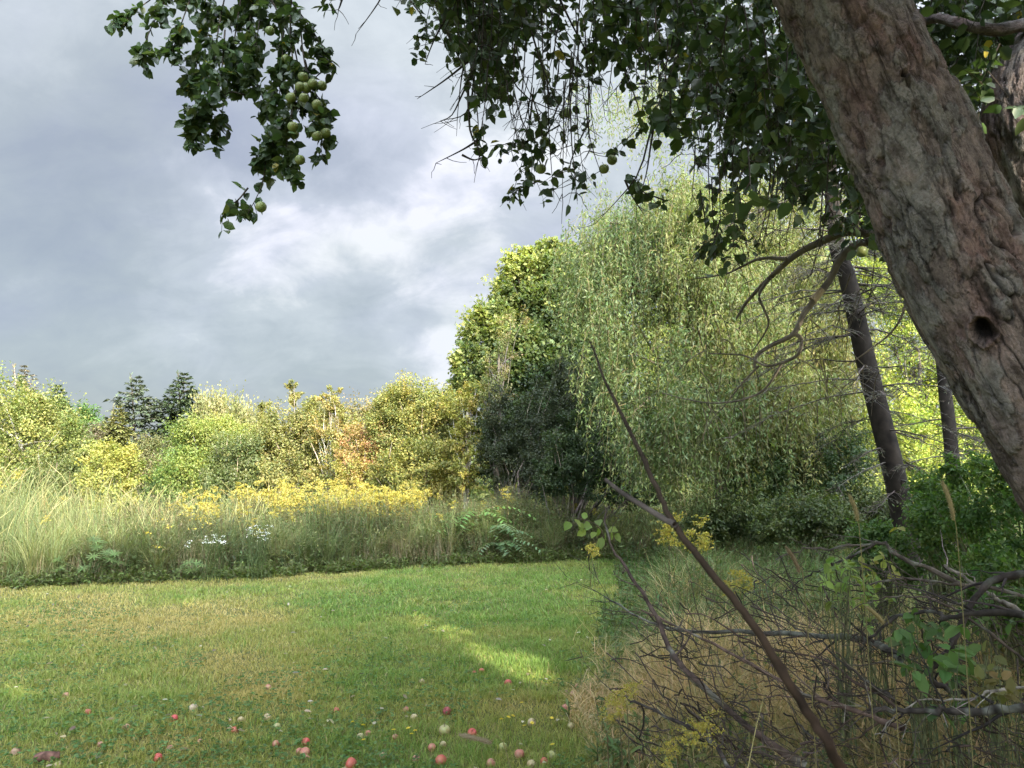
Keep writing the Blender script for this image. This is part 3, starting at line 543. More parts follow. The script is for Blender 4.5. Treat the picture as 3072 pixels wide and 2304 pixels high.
# trees behind and to the right of the willow, lit from behind the camera's right
RG = 'trees at the right of the lawn'
LIT = [(.12, .19, .035), (.24, .30, .05), (.36, .39, .06)]
leafy('light_tree', 'sunlit yellow green tree seen between the willow and the dark spruce trunk', 'tree', [(800, 300, 60, 90, 27), (850, 250, 60, 80, 28), (780, 420, 60, 70, 26), (740, 240, 60, 60, 28), (700, 330, 60, 90, 28), (645, 330, 50, 70, 27), (630, 390, 50, 60, 26)], at(810, 500, 27), 420, 52, .19, LIT, RG, n_limb=30)
leafy('light_tree', 'brightest yellow green tree in the gap right of the spruce trunk', 'tree', [(920, 330, 60, 90, 24), (900, 440, 50, 60, 22), (960, 420, 50, 70, 23), (890, 270, 40, 60, 25), (940, 480, 60, 40, 21)], at(920, 500, 23), 560, 56, .15,
      [(.16, .24, .04), (.30, .36, .055), (.42, .43, .07)], RG, n_limb=30)
leafy('light_tree', 'yellow green tree partly hidden behind the leaning apple trunk', 'tree', [(1010, 380, 60, 110, 26), (1060, 300, 70, 120, 27), (1000, 250, 50, 80, 28)], at(1020, 500, 26), 330, 52, .19, LIT, RG, n_limb=30)
leafy('understory_bush', 'dark green bush in shade between the willow and the spruce trunk', 'shrub', [(790, 455, 50, 50, 14), (840, 470, 40, 40, 13), (760, 480, 50, 34, 13.4), (820, 420, 36, 40, 15)], at(800, 500, 13.6), 340, 52, .09,
      [(.03, .06, .022), (.05, .092, .03), (.075, .12, .04)], RG, trunk=(.04, GREYBARK), stemk=5, n_limb=12)

# the leaning spruce trunk with dead twiggy branches
def spruce_trunk(path, rad, n_br, lab, name, blen, green=.35, down=.25):
    P = smooth_path(path, 24); t = thing(name, P[0], lab, 'tree', RG); wb = MB(); bb = MB(); mb = MB()
    rr = np.interp(np.linspace(0, 1, 24), np.linspace(0, 1, len(rad)), rad); add_tubes(wb, P[None], rr[None], [(.024, .0195, .016)], 12); wb.build('trunk', FARWOOD, t, smooth=True)
    u = rng.uniform(.14, 1, n_br); q = np.stack([np.interp(u, np.linspace(0, 1, 24), P[:, j]) for j in range(3)], 1); a = rng.uniform(0, 6.28, n_br)
    L = blen * rng.uniform(.4, 1.25, n_br) * np.interp(u, [0, .3, 1], [.5, 1, .9]); k = 8; s = np.linspace(0, 1, k); d = np.stack([np.cos(a), np.sin(a) * .8, 0 * a], 1); d = nrm(d)
    B = q[:, None] + d[:, None] * (L[:, None] * s)[..., None]; B[:, :, 2] += L[:, None] * (rng.uniform(-.1, .25, (n_br, 1)) * s - down * s ** 2); B += rng.normal(0, .02, B.shape) * s[None, :, None] * L[:, None, None]
    add_tubes(bb, B, (.013 * (1 - .85 * s))[None] * rng.uniform(.5, 1.3, (n_br, 1)), palette([(.055, .046, .038), (.11, .095, .08)], n_br), 5)
    per = 26; N = n_br * per; bi = np.repeat(np.arange(n_br), per); w = rng.uniform(.15, 1, N) * (k - 1.001); i0 = w.astype(int); fr = (w - i0)[:, None]; Q = B[bi, i0] * (1 - fr) + B[bi, i0 + 1] * fr
    sg = rng.choice([-1, 1], N)[:, None]; side = np.stack([-d[bi][:, 1], d[bi][:, 0], 0 * Q[:, 0]], 1) * sg; D = nrm(side + d[bi] * .8 + np.stack([0 * w, 0 * w, rng.uniform(-.7, .1, N)], 1)); l = L[bi] * rng.uniform(.12, .34, N)
    ss = np.linspace(0, 1, 4); T = Q[:, None] + D[:, None] * (l[:, None] * ss)[..., None]; T[:, :, 2] -= (l * .25)[:, None] * ss ** 2; add_tubes(bb, T, (.0035 * (1 - .7 * ss))[None] * np.ones((N, 1)), palette([(.06, .052, .043), (.11, .095, .08)], N), 3)
    bb.build('dead_branches', FARWOOD, t)
    m = 16; sel = rng.choice(N, int(N * green), replace=False); Q2 = np.repeat(T[sel], m, 0); v = rng.uniform(.1, 1, len(Q2)); i1 = np.minimum((v * 3).astype(int), 2); f1 = (v * 3 - i1)[:, None]; ar = np.arange(len(Q2))
    q2 = Q2[ar, i1] * (1 - f1) + Q2[ar, i1 + 1] * f1; D2 = nrm(np.repeat(D[sel], m, 0) + rdir(len(q2)) * .8); add_leaves(mb, q2, D2, rdir(len(q2)), rng.uniform(.03, .06, len(q2)), .006, palette([(.06, .075, .04), (.10, .10, .06), (.12, .10, .07)], len(q2)), 'diamond')
    mb.build('needles', NEEDLE, t); return t
Ys = 9.5
g = at(905, 520, Ys)
spruce_trunk([[g[0] + .08, g[1], 0], at(899, 495, Ys), at(866, 361, Ys), at(848, 280, Ys), at(836, 240, Ys), at(828, 130, Ys + .2), at(822, -40, Ys + .4)], [.165, .132, .118, .104, .095, .075, .04], 110, 'dark leaning spruce trunk with dead drooping branches beside the willow', 'dead_spruce', 1.5, .45)
g = at(951, 470, 12)
spruce_trunk([[g[0] + .03, 12, 0], at(951, 445, 12), at(944, 380, 12), at(934, 250, 12), at(925, 80, 12)], [.13, .10, .095, .08, .05], 44, 'thin dark spruce trunk in the gap beside the leaning apple trunk', 'dead_spruce', 1.6, .5)

# lush shrub at the right beneath the apple trunk
leafy('green_thicket', 'lush green leafy thicket under the leaning apple trunk', 'shrub', [(985, 500, 50, 45, 5.8), (1030, 540, 50, 60, 5.2), (950, 530, 40, 40, 6.2), (1050, 470, 60, 60, 6), (1000, 590, 50, 40, 4.8), (1060, 600, 50, 50, 4.8), (965, 470, 20, 24, 7)],
      at(1010, 560, 5.6), 300, 40, .062, [(.05, .12, .025), (.09, .18, .035), (.14, .22, .05)], RG, trunk=(.02, (.10, .12, .05)), shape='leaf', stemk=5, n_limb=70, spread=.2)
for (px, py, Yc, lab) in ((735, 515, 12.4, 'low dark herbs beneath the middle of the willow'), (805, 517, 11.4, 'low dark herbs beneath the right side of the willow'), (862, 508, 12.8, 'low herbs just left of the leaning spruce trunk')):
    leafy('herb_clump', lab, 'plant', [(px, py, 44, 20, Yc), (px - 26, py + 10, 26, 16, Yc - .3), (px + 26, py + 10, 26, 16, Yc - .3)], at(px, py + 30, Yc), 190, 34, .085, [(.04, .065, .02), (.065, .095, .026), (.10, .125, .036)], RG, trunk=(.012, (.10, .12, .05)), stemk=5, n_limb=24, spread=.22)
for (px, py, Yc, lab) in ((935, 497, 7.2, 'small leafy shrub at the foot of the leaning spruce trunk'), (880, 545, 6.6, 'low leafy weed clump in rough grass below the spruce trunk')):
    leafy('green_thicket', lab, 'shrub', [(px, py, 28, 24, Yc), (px + 12, py + 22, 30, 20, Yc - .2)], at(px, py + 30, Yc), 80, 34, .06, [(.06, .13, .03), (.11, .19, .045)], RG, trunk=(.015, (.10, .12, .05)), shape='leaf', stemk=5, n_limb=30, spread=.22)

# far woods behind everything, one mass
def far_woods():
    mb = MB(); n = 2600; az = rng.uniform(-1.0, 1.15, n); Y = rng.uniform(46, 62, n); x = np.tan(az) * Y * .95; h = np.where(x < 8, 3.6, 8.5) * rng.uniform(.6, 1.15, n)
    P = np.stack([x, Y, h * rng.uniform(.05, 1, n)], 1); per = 26; idx = np.repeat(np.arange(n), per); N = len(idx); Q = P[idx] + rng.normal(size=(N, 3)) * np.array([.9, .8, .55]); Q[:, 2] = np.abs(Q[:, 2]) + .02
    l = rng.uniform(.25, .5, N); kc = rng.uniform(size=n); add_leaves(mb, Q, rdir(N), nrm(rdir(N) + [0, 0, .5]), l, l * .6, palette([(.06, .10, .03), (.13, .17, .045), (.20, .21, .06)], N, np.clip(kc[idx] + rng.normal(0, .15, N), 0, .999)), 'diamond')
    o = mb.build('distant_woods', LEAF); tag(o, 'low distant woods closing the view behind the meadow trees', 'woods', kind='stuff')
far_woods()

# ------------------------------------------------------------------ meadow, hedge of herbs and rough grass
def meadow_h(x, y):
    e = y - lawn_far(x); left = np.clip((-5.2 - x) / 2.6, 0, 1)
    h = (1 - left) * np.interp(e, [0, .5, 1.2, 3, 6], [.45, .95, 1.05, 1.2, 1.25]) + left * np.interp(e, [0, .6, 1.6, 4], [.5, .9, 1.3, 1.42])
    return h * (1 + 1.6 * noise2(x, y, .7, 61) + .9 * noise2(x, y, 2.0, 62))
def meadow_pts(n, e0, e1, x0=-17, x1=5.5):
    x = rng.uniform(x0, x1, n); e = rng.uniform(e0, e1, n); y = lawn_far(x) + e; k = (np.abs(x) < y * .72 + 1.0); return x[k], y[k], e[k]
def tall_grass():
    mb = MB()
    for n, e0, e1, hs in ((24000, 0, 1.2, 1.0), (36000, .6, 4.5, 1.05), (14000, 4, 9, 1.1)):
        x, y, e = meadow_pts(n, e0, e1); left = np.clip((-4.6 - x) / 2.5, 0, 1); k = rng.uniform(size=len(x)) < (.45 + .55 * left) * np.clip(.65 + 2 * noise2(x, y, .8, 63), .15, 1); x = x[k]; y = y[k]; left = left[k]; n = len(x)
        H = meadow_h(x, y) * rng.uniform(.55, 1.12, n) * hs; a = rng.normal(2.6, 1.3, n); l = H * rng.uniform(.08, .5, n)
        kc = np.clip(.22 + .30 * left + rng.normal(0, .28, n) + .8 * noise2(x, y, .6, 64), 0, .999)
        C = palette([(.07, .125, .045), (.115, .17, .055), (.18, .215, .075), (.27, .26, .11)], n, kc)
        add_blades(mb, np.stack([x, y, gz(x, y)], 1), H, rng.uniform(.0035, .0085, n), np.stack([np.cos(a) * l, np.sin(a) * l, 0 * l], 1), C * .85, C * 1.1, 4, .8)
    # fountain tussocks and dry stalks along the shaded front
    t = 210; x, y, e = meadow_pts(t, .1, 2.2, -8, 5.2); m = 90; t = len(x); bi = np.repeat(np.arange(t), m); sz = rng.uniform(.7, 1.25, t)[bi]; a = rng.uniform(0, 6.28, t * m); H = sz * rng.uniform(.55, 1.05, t * m); l = H * rng.uniform(.15, .85, t * m)
    C = palette([(.10, .135, .045), (.15, .19, .06), (.22, .225, .08)], t * m, np.clip(rng.uniform(size=t)[bi] + rng.normal(0, .15, t * m), 0, .999)); bx = x[bi] + rng.normal(0, .05, t * m); by = y[bi] + rng.normal(0, .05, t * m)
    add_blades(mb, np.stack([bx, by, gz(bx, by)], 1), H, rng.uniform(.005, .009, t * m), np.stack([np.cos(a) * l, np.sin(a) * l, 0 * l], 1), C * .85, C * 1.1, 5, 1.35)
    x, y, e = meadow_pts(15000, -.05, 1.4, -9, 5.2); k = noise2(x, y, 1.6, 91) > -.02; x = x[k]; y = y[k]; n = len(x); H = rng.uniform(.25, .75, n); a = rng.uniform(0, 6.28, n); l = H * rng.uniform(.05, .45, n); C = palette([(.20, .155, .085), (.29, .23, .13), (.17, .17, .08)], n)
    add_blades(mb, np.stack([x, y, gz(x, y)], 1), H, rng.uniform(.004, .008, n), np.stack([np.cos(a) * l, np.sin(a) * l, 0 * l], 1), C, C, 3, .6)
    # flowering culms standing above the rest at the left
    x, y, e = meadow_pts(900, .5, 4.5, -13, -4.5); n = len(x); H = meadow_h(x, y) * rng.uniform(1.0, 1.3, n); a = rng.uniform(0, 6.28, n); l = H * rng.uniform(.1, .45, n); lean = np.stack([np.cos(a) * l, np.sin(a) * l, 0 * l], 1)
    s = np.linspace(0, 1, 6); P = np.stack([x, y, gz(x, y)], 1)[:, None] + lean[:, None] * (s ** 2.2)[None, :, None]; P[:, :, 2] += H[:, None] * (s - .12 * s ** 4)
    add_tubes(mb, P, (.0022 + .0045 * (s > .75) * (s < .99))[None] * np.ones((n, 1)), palette([(.27, .28, .09), (.36, .33, .14)], n), 3)
    o = mb.build('tall_grass', GRASS); tag(o, 'tall meadow grass with arching blades along the far edge of the lawn', 'grass', kind='stuff')
tall_grass()
def leafy_stems(mb, x, y, H, K, leaf, pal, w=.3, lean=.25, shape='long', top=None, nb=None):
    n = len(x); a = rng.uniform(0, 6.28, n); l = H * rng.uniform(0, lean, n); s = np.linspace(0, 1, 5); B = np.stack([x, y, gz(x, y)], 1)
    P = B[:, None] + np.stack([np.cos(a) * l, np.sin(a) * l, 0 * l], 1)[:, None] * (s ** 1.6)[None, :, None]; P[:, :, 2] += H[:, None] * s
    add_tubes(mb, P, (.005 * (1 - .6 * s))[None] * np.ones((n, 1)), palette([(.12, .13, .05), (.16, .12, .07)], n), 3)
    N = n * K; bi = np.repeat(np.arange(n), K); u = rng.uniform(.15, 1, N); ui = u * 3.999; i0 = ui.astype(int); f = (ui - i0)[:, None]; Q = P[bi, i0] * (1 - f) + P[bi, i0 + 1] * f
    D = nrm(rdir(N) * np.array([1, 1, .5]) + np.array([0, 0, .12])); L = leaf * rng.uniform(.6, 1.3, N) * (1.15 - .5 * u); kc = np.repeat(rng.uniform(size=n) if nb is None else np.clip(.5 + 3.2 * noise2(x, y, 1.3, nb) + rng.normal(0, .14, n), 0, .999), K)
    add_leaves(mb, Q, D, nrm(rdir(N) * .5 + [0, 0, 1]), L, L * w, palette(pal, N, np.clip(kc + rng.normal(0, .18, N), 0, .999)), shape); return P
def weeds():
    mb = MB(); x, y, e = meadow_pts(13000, .05, 3.8, -10, 5.5); k = rng.uniform(size=len(x)) < np.clip(.85 + 2.2 * noise2(x, y, .9, 66), .1, 1) * np.where(x < -7, .12, 1); x = x[k]; y = y[k]
    leafy_stems(mb, x, y, meadow_h(x, y) * rng.uniform(.5, 1.0, len(x)), 15, .10, [(.06, .09, .028), (.105, .145, .04), (.17, .19, .055), (.21, .19, .085)], nb=67)
    x, y, e = meadow_pts(5200, -.5, .35, -9, 5); k = rng.uniform(size=len(x)) < np.clip(.7 + e * 1.2 + 2 * noise2(x, y, 1.5, 44), 0, 1); x = x[k]; y = y[k]; leafy_stems(mb, x, y, rng.uniform(.06, .26, len(x)), 9, .07, [(.07, .105, .025), (.12, .16, .035)], .55, .6, 'leaf')
    o = mb.build('weeds', LEAF); tag(o, 'mixed green weeds and herbs along the far edge of the lawn', 'weeds', kind='stuff')
weeds()
def goldenrod(mb, x, y, H, big=1.0):
    P = leafy_stems(mb, x, y, H, 16, .09, [(.09, .14, .035), (.15, .19, .05)], .2); n = len(x); T = P[:, -1]
    m = 9; N = n * m; bi = np.repeat(np.arange(n), m); a = rng.uniform(0, 6.28, N); s = np.linspace(0, 1, 4); L = rng.uniform(.10, .22, N) * big
    off = rng.uniform(-.02, .16, N) * big; B = T[bi].copy(); B[:, 2] += off; d = np.stack([np.cos(a), np.sin(a), 0 * a], 1)
    Q = B[:, None] + d[:, None] * (L[:, None] * s * .8)[..., None]; Q[:, :, 2] += L[:, None] * (.75 * s - .6 * s ** 2)
    fz = .45 if big < .65 else 1.0; m2 = 11 if big > .65 else 40; q = np.repeat(Q, m2, 0); u = rng.uniform(.1, 2.99, len(q)); i0 = u.astype(int); f = (u - i0)[:, None]; ar = np.arange(len(q)); q = q[ar, i0] * (1 - f) + q[ar, i0 + 1] * f + rng.normal(0, .008 * big, (len(q), 3))
    l = rng.uniform(.02, .04, len(q)) * big * fz; add_leaves(mb, q, rdir(len(q), .4), rdir(len(q)), l, l * .8, palette([(.30, .26, .04), (.43, .36, .045), (.32, .30, .065)], len(q)), 'diamond')
def goldenrod_field():
    mb = MB(); x, y, e = meadow_pts(820, 1.7, 4.6, -5.9, -2.0); k = rng.uniform(size=len(x)) < np.clip(.50 + 4.5 * noise2(x, y, 1.1, 67), 0, 1); x = x[k]; y = y[k]
    goldenrod(mb, x, y, (1.0 + .09 * (y - lawn_far(x) - 2)) * rng.uniform(.75, 1.15, len(x)))
    x, y, e = meadow_pts(240, .3, 4, -12, 5); k = rng.uniform(size=len(x)) < .4; goldenrod(mb, x[k], y[k], meadow_h(x[k], y[k]) * rng.uniform(.7, 1.05, k.sum()), .75)
    o = mb.build('goldenrod', LEAF); tag(o, 'band of yellow flowering goldenrod in the sunlit meadow', 'wildflowers', kind='stuff')
goldenrod_field()

def rough_pts(n, y0, y1, p=1.0):
    y = y0 + (y1 - y0) * rng.uniform(size=n) ** p; x = lawn_right(y) + rng.uniform(-.05, 1, n) ** 1 * (y * .72 + .7 - lawn_right(y)); return x, y
def rough_grass():
    mb = MB(); dry = []
    for n, y0, y1, w, hs, seg in ((38000, 2.0, 6, .0052, .52, 5), (40000, 5.5, 14.5, .007, .62, 4), (16000, 13.5, 24, .012, .7, 3)):
        x, y = rough_pts(n, y0, y1); n = len(x); edge = np.clip((x - lawn_right(y)) / .5, .25, 1); H = hs * edge * rng.uniform(.4, 1.2, n) * (1 + 1.2 * noise2(x, y, 1.0, 71)); H = np.maximum(H, .06)
        H *= np.interp(y, [2, 3.6, 5], [.75, .9, 1]); a = rng.uniform(0, 6.28, n); l = H * rng.uniform(.3, 1.25, n); lush = np.clip(.34 + 1.5 * noise2(x, y, .9, 72) + .09 * (y - 5) + rng.normal(0, .2, n), 0, .999)
        C = palette([(.58, .42, .22), (.50, .37, .18), (.28, .25, .09), (.14, .185, .055), (.095, .165, .045)], n, lush)
        add_blades(mb, np.stack([x, y, gz(x, y)], 1), H, w * rng.uniform(.6, 1.4, n), np.stack([np.cos(a) * l, np.sin(a) * l, 0 * l], 1), C * .85, C * 1.12, seg, 1.2)
    o = mb.build('rough_grass', GRASS); tag(o, 'unmown rough grass, partly dry and brown, along the right of the lawn', 'grass', kind='stuff')
    mb = MB(); x, y = rough_pts(11000, 2.3, 23, 1.1); k = rng.uniform(size=len(x)) < np.clip(.26 + .075 * (y - 3) + 2 * noise2(x, y, .8, 73), .05, 1); x = x[k]; y = y[k]
    leafy_stems(mb, x, y, rng.uniform(.25, .62, len(x)) * np.clip((x - lawn_right(y)) / .5, .4, 1) * np.interp(y, [2, 5, 9, 14, 20], [.7, .9, 1.15, 1.5, 2.0]), 14, .075, [(.05, .10, .028), (.08, .15, .035), (.11, .17, .05)])
    o = mb.build('undergrowth', LEAF); tag(o, 'green weedy undergrowth among the rough grass at the right', 'weeds', kind='stuff')
rough_grass()

# single plants one can point at
GR_ROD = 'single goldenrod plants in the rough grass'
def one_goldenrod(px, py, Y, h, n, lab, big=1.0):
    p = at(px, py, Y); t = thing('goldenrod_plant', (p[0], p[1], gz(p[:1], p[1:2])[0]), lab, 'wildflower', GR_ROD); mb = MB(); goldenrod(mb, p[0] + rng.normal(0, .07, n), p[1] + rng.normal(0, .07, n), np.maximum(p[2], .2) * rng.uniform(.8, 1.05, n), big)
    mb.build('flowering_stems', LEAF, t)
one_goldenrod(672, 530, 9.0, 0, 9, 'taller goldenrod with yellow plumes just right of the bare twig fork', .8)
one_goldenrod(697, 543, 8.4, 0, 6, 'goldenrod just right of the taller one by the twig fork', .8)
one_goldenrod(738, 583, 6.6, 0, 4, 'sparse goldenrod tuft in rough grass right of the bare foreground twig', .7)
one_goldenrod(592, 553, 11.5, 0, 4, 'faint goldenrod at the far right corner of the lawn', .8)
one_goldenrod(632, 703, 3.2, 0, 3, 'blurred faded goldenrod leaning over the right edge of the lawn', .55)
one_goldenrod(690, 752, 2.6, 0, 4, 'near goldenrod at the bottom left of the bare foreground twig', .5)
def palm_leaves(px, py, Y, rad, n, lab, name='lupin', zs=.5):
    p = at(px, py, Y); base = np.array([p[0], p[1], gz(p[:1], p[1:2])[0]]); t = thing(name, base, lab, 'plant'); mb = MB(); wb = MB()
    a = rng.uniform(0, 6.28, n); r = rad * np.sqrt(rng.uniform(.02, 1, n)); H = zs * rng.uniform(.35, 1.0, n) * (1.1 - .5 * r / rad); tip = base + np.stack([np.cos(a) * r, np.sin(a) * r * .6, H], 1)
    s = np.linspace(0, 1, 4)[None, :, None]; add_tubes(wb, base + (tip - base)[:, None] * s ** np.array([1.4, 1.4, .8]), np.full((n, 4), .004), [(.10, .15, .05)], 4); wb.build('stems', WOOD, t)
    for j in range(9):
        an = j / 9 * 6.283 + rng.uniform(0, .2, n); up = nrm(np.stack([np.cos(a) * .35, np.sin(a) * .35 - .25, 0 * a + 1], 1)); e1 = nrm(np.cross(up, [0, 1., .2])); e2 = np.cross(up, e1)
        D = e1 * np.cos(an)[:, None] + e2 * np.sin(an)[:, None] + up * .12; l = rng.uniform(.10, .145, n); add_leaves(mb, tip, D, up, l, l * .15, palette([(.075, .13, .03), (.12, .18, .045)], n), 'long')
    mb.build('leaves', LEAF, t)
palm_leaves(88, 577, 12.0, .62, 30, 'lupin plant with star shaped leaf rosettes at the lit edge of the shade', zs=.75)
palm_leaves(191, 572, 12.3, .22, 6, 'small lupin rosette below the white flowers', zs=.45)
palm_leaves(282, 571, 13.3, .16, 3, 'lone lupin rosette at the foot of the herbs right of the white flowers', zs=.5)
def white_flowers(cx, cy, w, h, Y, n, lab):
    p0 = at(cx, cy, Y); base = np.array([p0[0], Y, gz(p0[:1], np.array([Y]))[0]]); t = thing('white_flower_plant', base, lab, 'wildflower', 'white wildflowers at the edge of the meadow'); mb = MB(); fb = MB()
    x = cx + rng.uniform(-.5, .5, n) * w; y = cy + rng.uniform(-.5, .5, n) * h + (x - cx) * -.12; P = np.stack([at(a, b, Y - rng.uniform(.1, .45)) for a, b in zip(x, y)]); B = base + rng.normal(0, .12, (n, 3)) * [1, 1, 0]
    s = np.linspace(0, 1, 4)[None, :, None]; add_tubes(mb, B[:, None] + (P - B)[:, None] * s, np.full((n, 4), .0035), [(.10, .14, .05)], 3); mb.build('stems', WOOD, t)
    Q = np.repeat(P, 7, 0) + rng.normal(0, 1, (n * 7, 3)) * [.020, .020, .008]; D = rdir(n * 7) * [1, 1, .3]; add_leaves(fb, Q, D, nrm(rdir(n * 7) * .3 + [0, -.3, 1]), .017, .015, palette([(.60, .62, .58), (.70, .70, .68)], n * 7, jit=.08), 'leaf'); fb.build('blossoms', LEAF, t)
white_flowers(214, 540, 22, 10, 12.0, 26, 'white flower cluster lower down on the shaded herb edge')
white_flowers(259, 533, 24, 16, 12.2, 30, 'upper white flower cluster on the shaded herb edge')
white_flowers(189, 544, 6, 6, 12.0, 5, 'small white flower sprig left of the lower white cluster')
def yellow_buttons(pts, Y, lab):
    p0 = at(*pts[0], Y); base = np.array([p0[0], Y + .2, 0]); t = thing('tansy', base, lab, 'wildflower'); mb = MB(); fb = MB(); P = np.stack([at(a, b, Y) for a, b in pts]); n = len(P); B = base + rng.normal(0, .15, (n, 3)) * [1, 1, 0]
    s = np.linspace(0, 1, 4)[None, :, None]; add_tubes(mb, B[:, None] + (P - B)[:, None] * s, np.full((n, 4), .004), [(.10, .14, .05)], 3); mb.build('stems', WOOD, t)
    Q = np.repeat(P, 9, 0) + rng.normal(0, 1, (n * 9, 3)) * [.05, .03, .012]; add_leaves(fb, Q, rdir(n * 9), nrm(rdir(n * 9) * .3 + [0, 0, 1]), .028, .026, palette([(.50, .38, .03), (.58, .45, .05)], n * 9), 'leaf'); fb.build('blossoms', LEAF, t)
yellow_buttons([(162, 519), (170, 527), (158, 547), (194, 528), (198, 519), (207, 524), (146, 533)], 12.2, 'yellow tansy flowers dotted in the shaded herbs left of the white flowers')

# ------------------------------------------------------------------ the apple tree
def bark_mat():
    m, N, L = new_mat('apple_bark'); out = N.new('ShaderNodeOutputMaterial'); p = N.new('ShaderNodeBsdfPrincipled'); p.inputs['Roughness'].default_value = .85; p.inputs['Specular IOR Level'].default_value = .25
    a = N.new('ShaderNodeAttribute'); a.attribute_name = 'bark'; cc = N.new('ShaderNodeAttribute'); cc.attribute_name = 'col'
    def mp(sc):
        n = N.new('ShaderNodeMapping'); n.inputs['Scale'].default_value = sc; L.new(a.outputs['Vector'], n.inputs[0]); return n.outputs[0]
    def noi(v, s, d=6, r=.6):
        n = N.new('ShaderNodeTexNoise'); n.inputs['Scale'].default_value = s; n.inputs['Detail'].default_value = d; n.inputs['Roughness'].default_value = r; L.new(v, n.inputs['Vector']); return n.outputs['Fac']
    def ramp(f, *st):
        r = N.new('ShaderNodeValToRGB'); L.new(f, r.inputs[0]); e = r.color_ramp.elements
        e[0].position, e[0].color = st[0][0], (*st[0][1], 1); e[1].position, e[1].color = st[-1][0], (*st[-1][1], 1)
        for q in st[1:-1]: x = e.new(q[0]); x.color = (*q[1], 1)
        return r.outputs[0]
    def mixc(f, A, B, mode='MIX'):
        n = N.new('ShaderNodeMix'); n.data_type = 'RGBA'; n.blend_type = mode
        (L.new(f, n.inputs[0]) if hasattr(f, 'is_linked') else setattr(n.inputs[0], 'default_value', f)); L.new(A, n.inputs['A']); L.new(B, n.inputs['B']); return n.outputs['Result']
    big = noi(mp((1, 1, .5)), 7, 5, .55); med = noi(mp((1, 1, .6)), 30, 7, .65); fine = noi(mp((1, 1, .7)), 160, 4, .7)
    base = ramp(big, (.36, (.14, .131, .128)), (.47, (.225, .211, .204)), (.57, (.225, .185, .177)), (.68, (.175, .128, .125)))
    spots = ramp(med, (.36, (.45, .42, .40)), (.5, (1., 1., 1.)), (.68, (1.25, 1.2, 1.15)))
    c1 = mixc(1.0, base, spots, 'MULTIPLY'); fs = ramp(fine, (.35, (.6, .58, .55)), (.6, (1.1, 1.1, 1.08))); c1 = mixc(.7, c1, fs, 'MULTIPLY')
    lich = ramp(noi(mp((1, 1, .8)), 13, 8, .7), (.58, (0, 0, 0)), (.66, (1, 1, 1))); lc = N.new('ShaderNodeRGB'); lc.outputs[0].default_value = (.30, .285, .28, 1)
    lsc = N.new('ShaderNodeMath'); lsc.operation = 'MULTIPLY'; L.new(lich, lsc.inputs[0]); lsc.inputs[1].default_value = .55; c1 = mixc(lsc.outputs[0], c1, lc.outputs[0])
    def crack(sc, s, wd, off):
        mpn = N.new('ShaderNodeMapping'); mpn.inputs['Scale'].default_value = sc; mpn.inputs['Location'].default_value = off; L.new(a.outputs['Vector'], mpn.inputs[0])
        n = N.new('ShaderNodeTexNoise'); n.inputs['Scale'].default_value = s; n.inputs['Detail'].default_value = 5; n.inputs['Roughness'].default_value = .55; n.inputs['Distortion'].default_value = .6; L.new(mpn.outputs[0], n.inputs['Vector'])
        sb = N.new('ShaderNodeMath'); sb.operation = 'SUBTRACT'; L.new(n.outputs['Fac'], sb.inputs[0]); sb.inputs[1].default_value = .5; ab = N.new('ShaderNodeMath'); ab.operation = 'ABSOLUTE'; L.new(sb.outputs[0], ab.inputs[0])
        mr = N.new('ShaderNodeMapRange'); L.new(ab.outputs[0], mr.inputs[0]); mr.inputs[1].default_value = 0; mr.inputs[2].default_value = wd; mr.inputs[3].default_value = 1; mr.inputs[4].default_value = 0; return mr.outputs[0]
    def mth(op, x, y):
        n = N.new('ShaderNodeMath'); n.operation = op; n.use_clamp = True
        for i_, v_ in enumerate((x, y)): (L.new(v_, n.inputs[i_]) if hasattr(v_, 'is_linked') else setattr(n.inputs[i_], 'default_value', v_))
        return n.outputs[0]
    where = ramp(noi(mp((1, 1, .4)), 6, 4, .6), (.42, (0, 0, 0)), (.60, (1, 1, 1)))
    where2 = ramp(noi(mp((1, 1, .8)), 11, 4, .6), (.46, (0, 0, 0)), (.60, (1, 1, 1)))
    ck = mth('MAXIMUM', mth('MULTIPLY', crack((1, 1, .16), 17, .040, (0, 0, 0)), where), mth('MULTIPLY', crack((1, 1, .8), 55, .020, (3, 1, 2)), mth('MULTIPLY', where2, .6)))
    dk = N.new('ShaderNodeRGB'); dk.outputs[0].default_value = (.035, .028, .024, 1); ckc = mth('MULTIPLY', ck, .9); c1 = mixc(ckc, c1, dk.outputs[0])
    c1 = mixc(1.0, c1, cc.outputs['Color'], 'MULTIPLY')
    L.new(c1, p.inputs['Base Color']); ad = N.new('ShaderNodeMath'); ad.operation = 'ADD'; L.new(med, ad.inputs[0]); L.new(fine, ad.inputs[1])
    ad2 = N.new('ShaderNodeMath'); ad2.operation = 'SUBTRACT'; L.new(ad.outputs[0], ad2.inputs[0]); L.new(ck, ad2.inputs[1]); ad = ad2
    bp = N.new('ShaderNodeBump'); bp.inputs['Strength'].default_value = 1.0; bp.inputs['Distance'].default_value = .008; L.new(ad.outputs[0], bp.inputs['Height']); L.new(bp.outputs[0], p.inputs['Normal'])
    L.new(p.outputs[0], out.inputs[0]); return m
BARK = bark_mat()
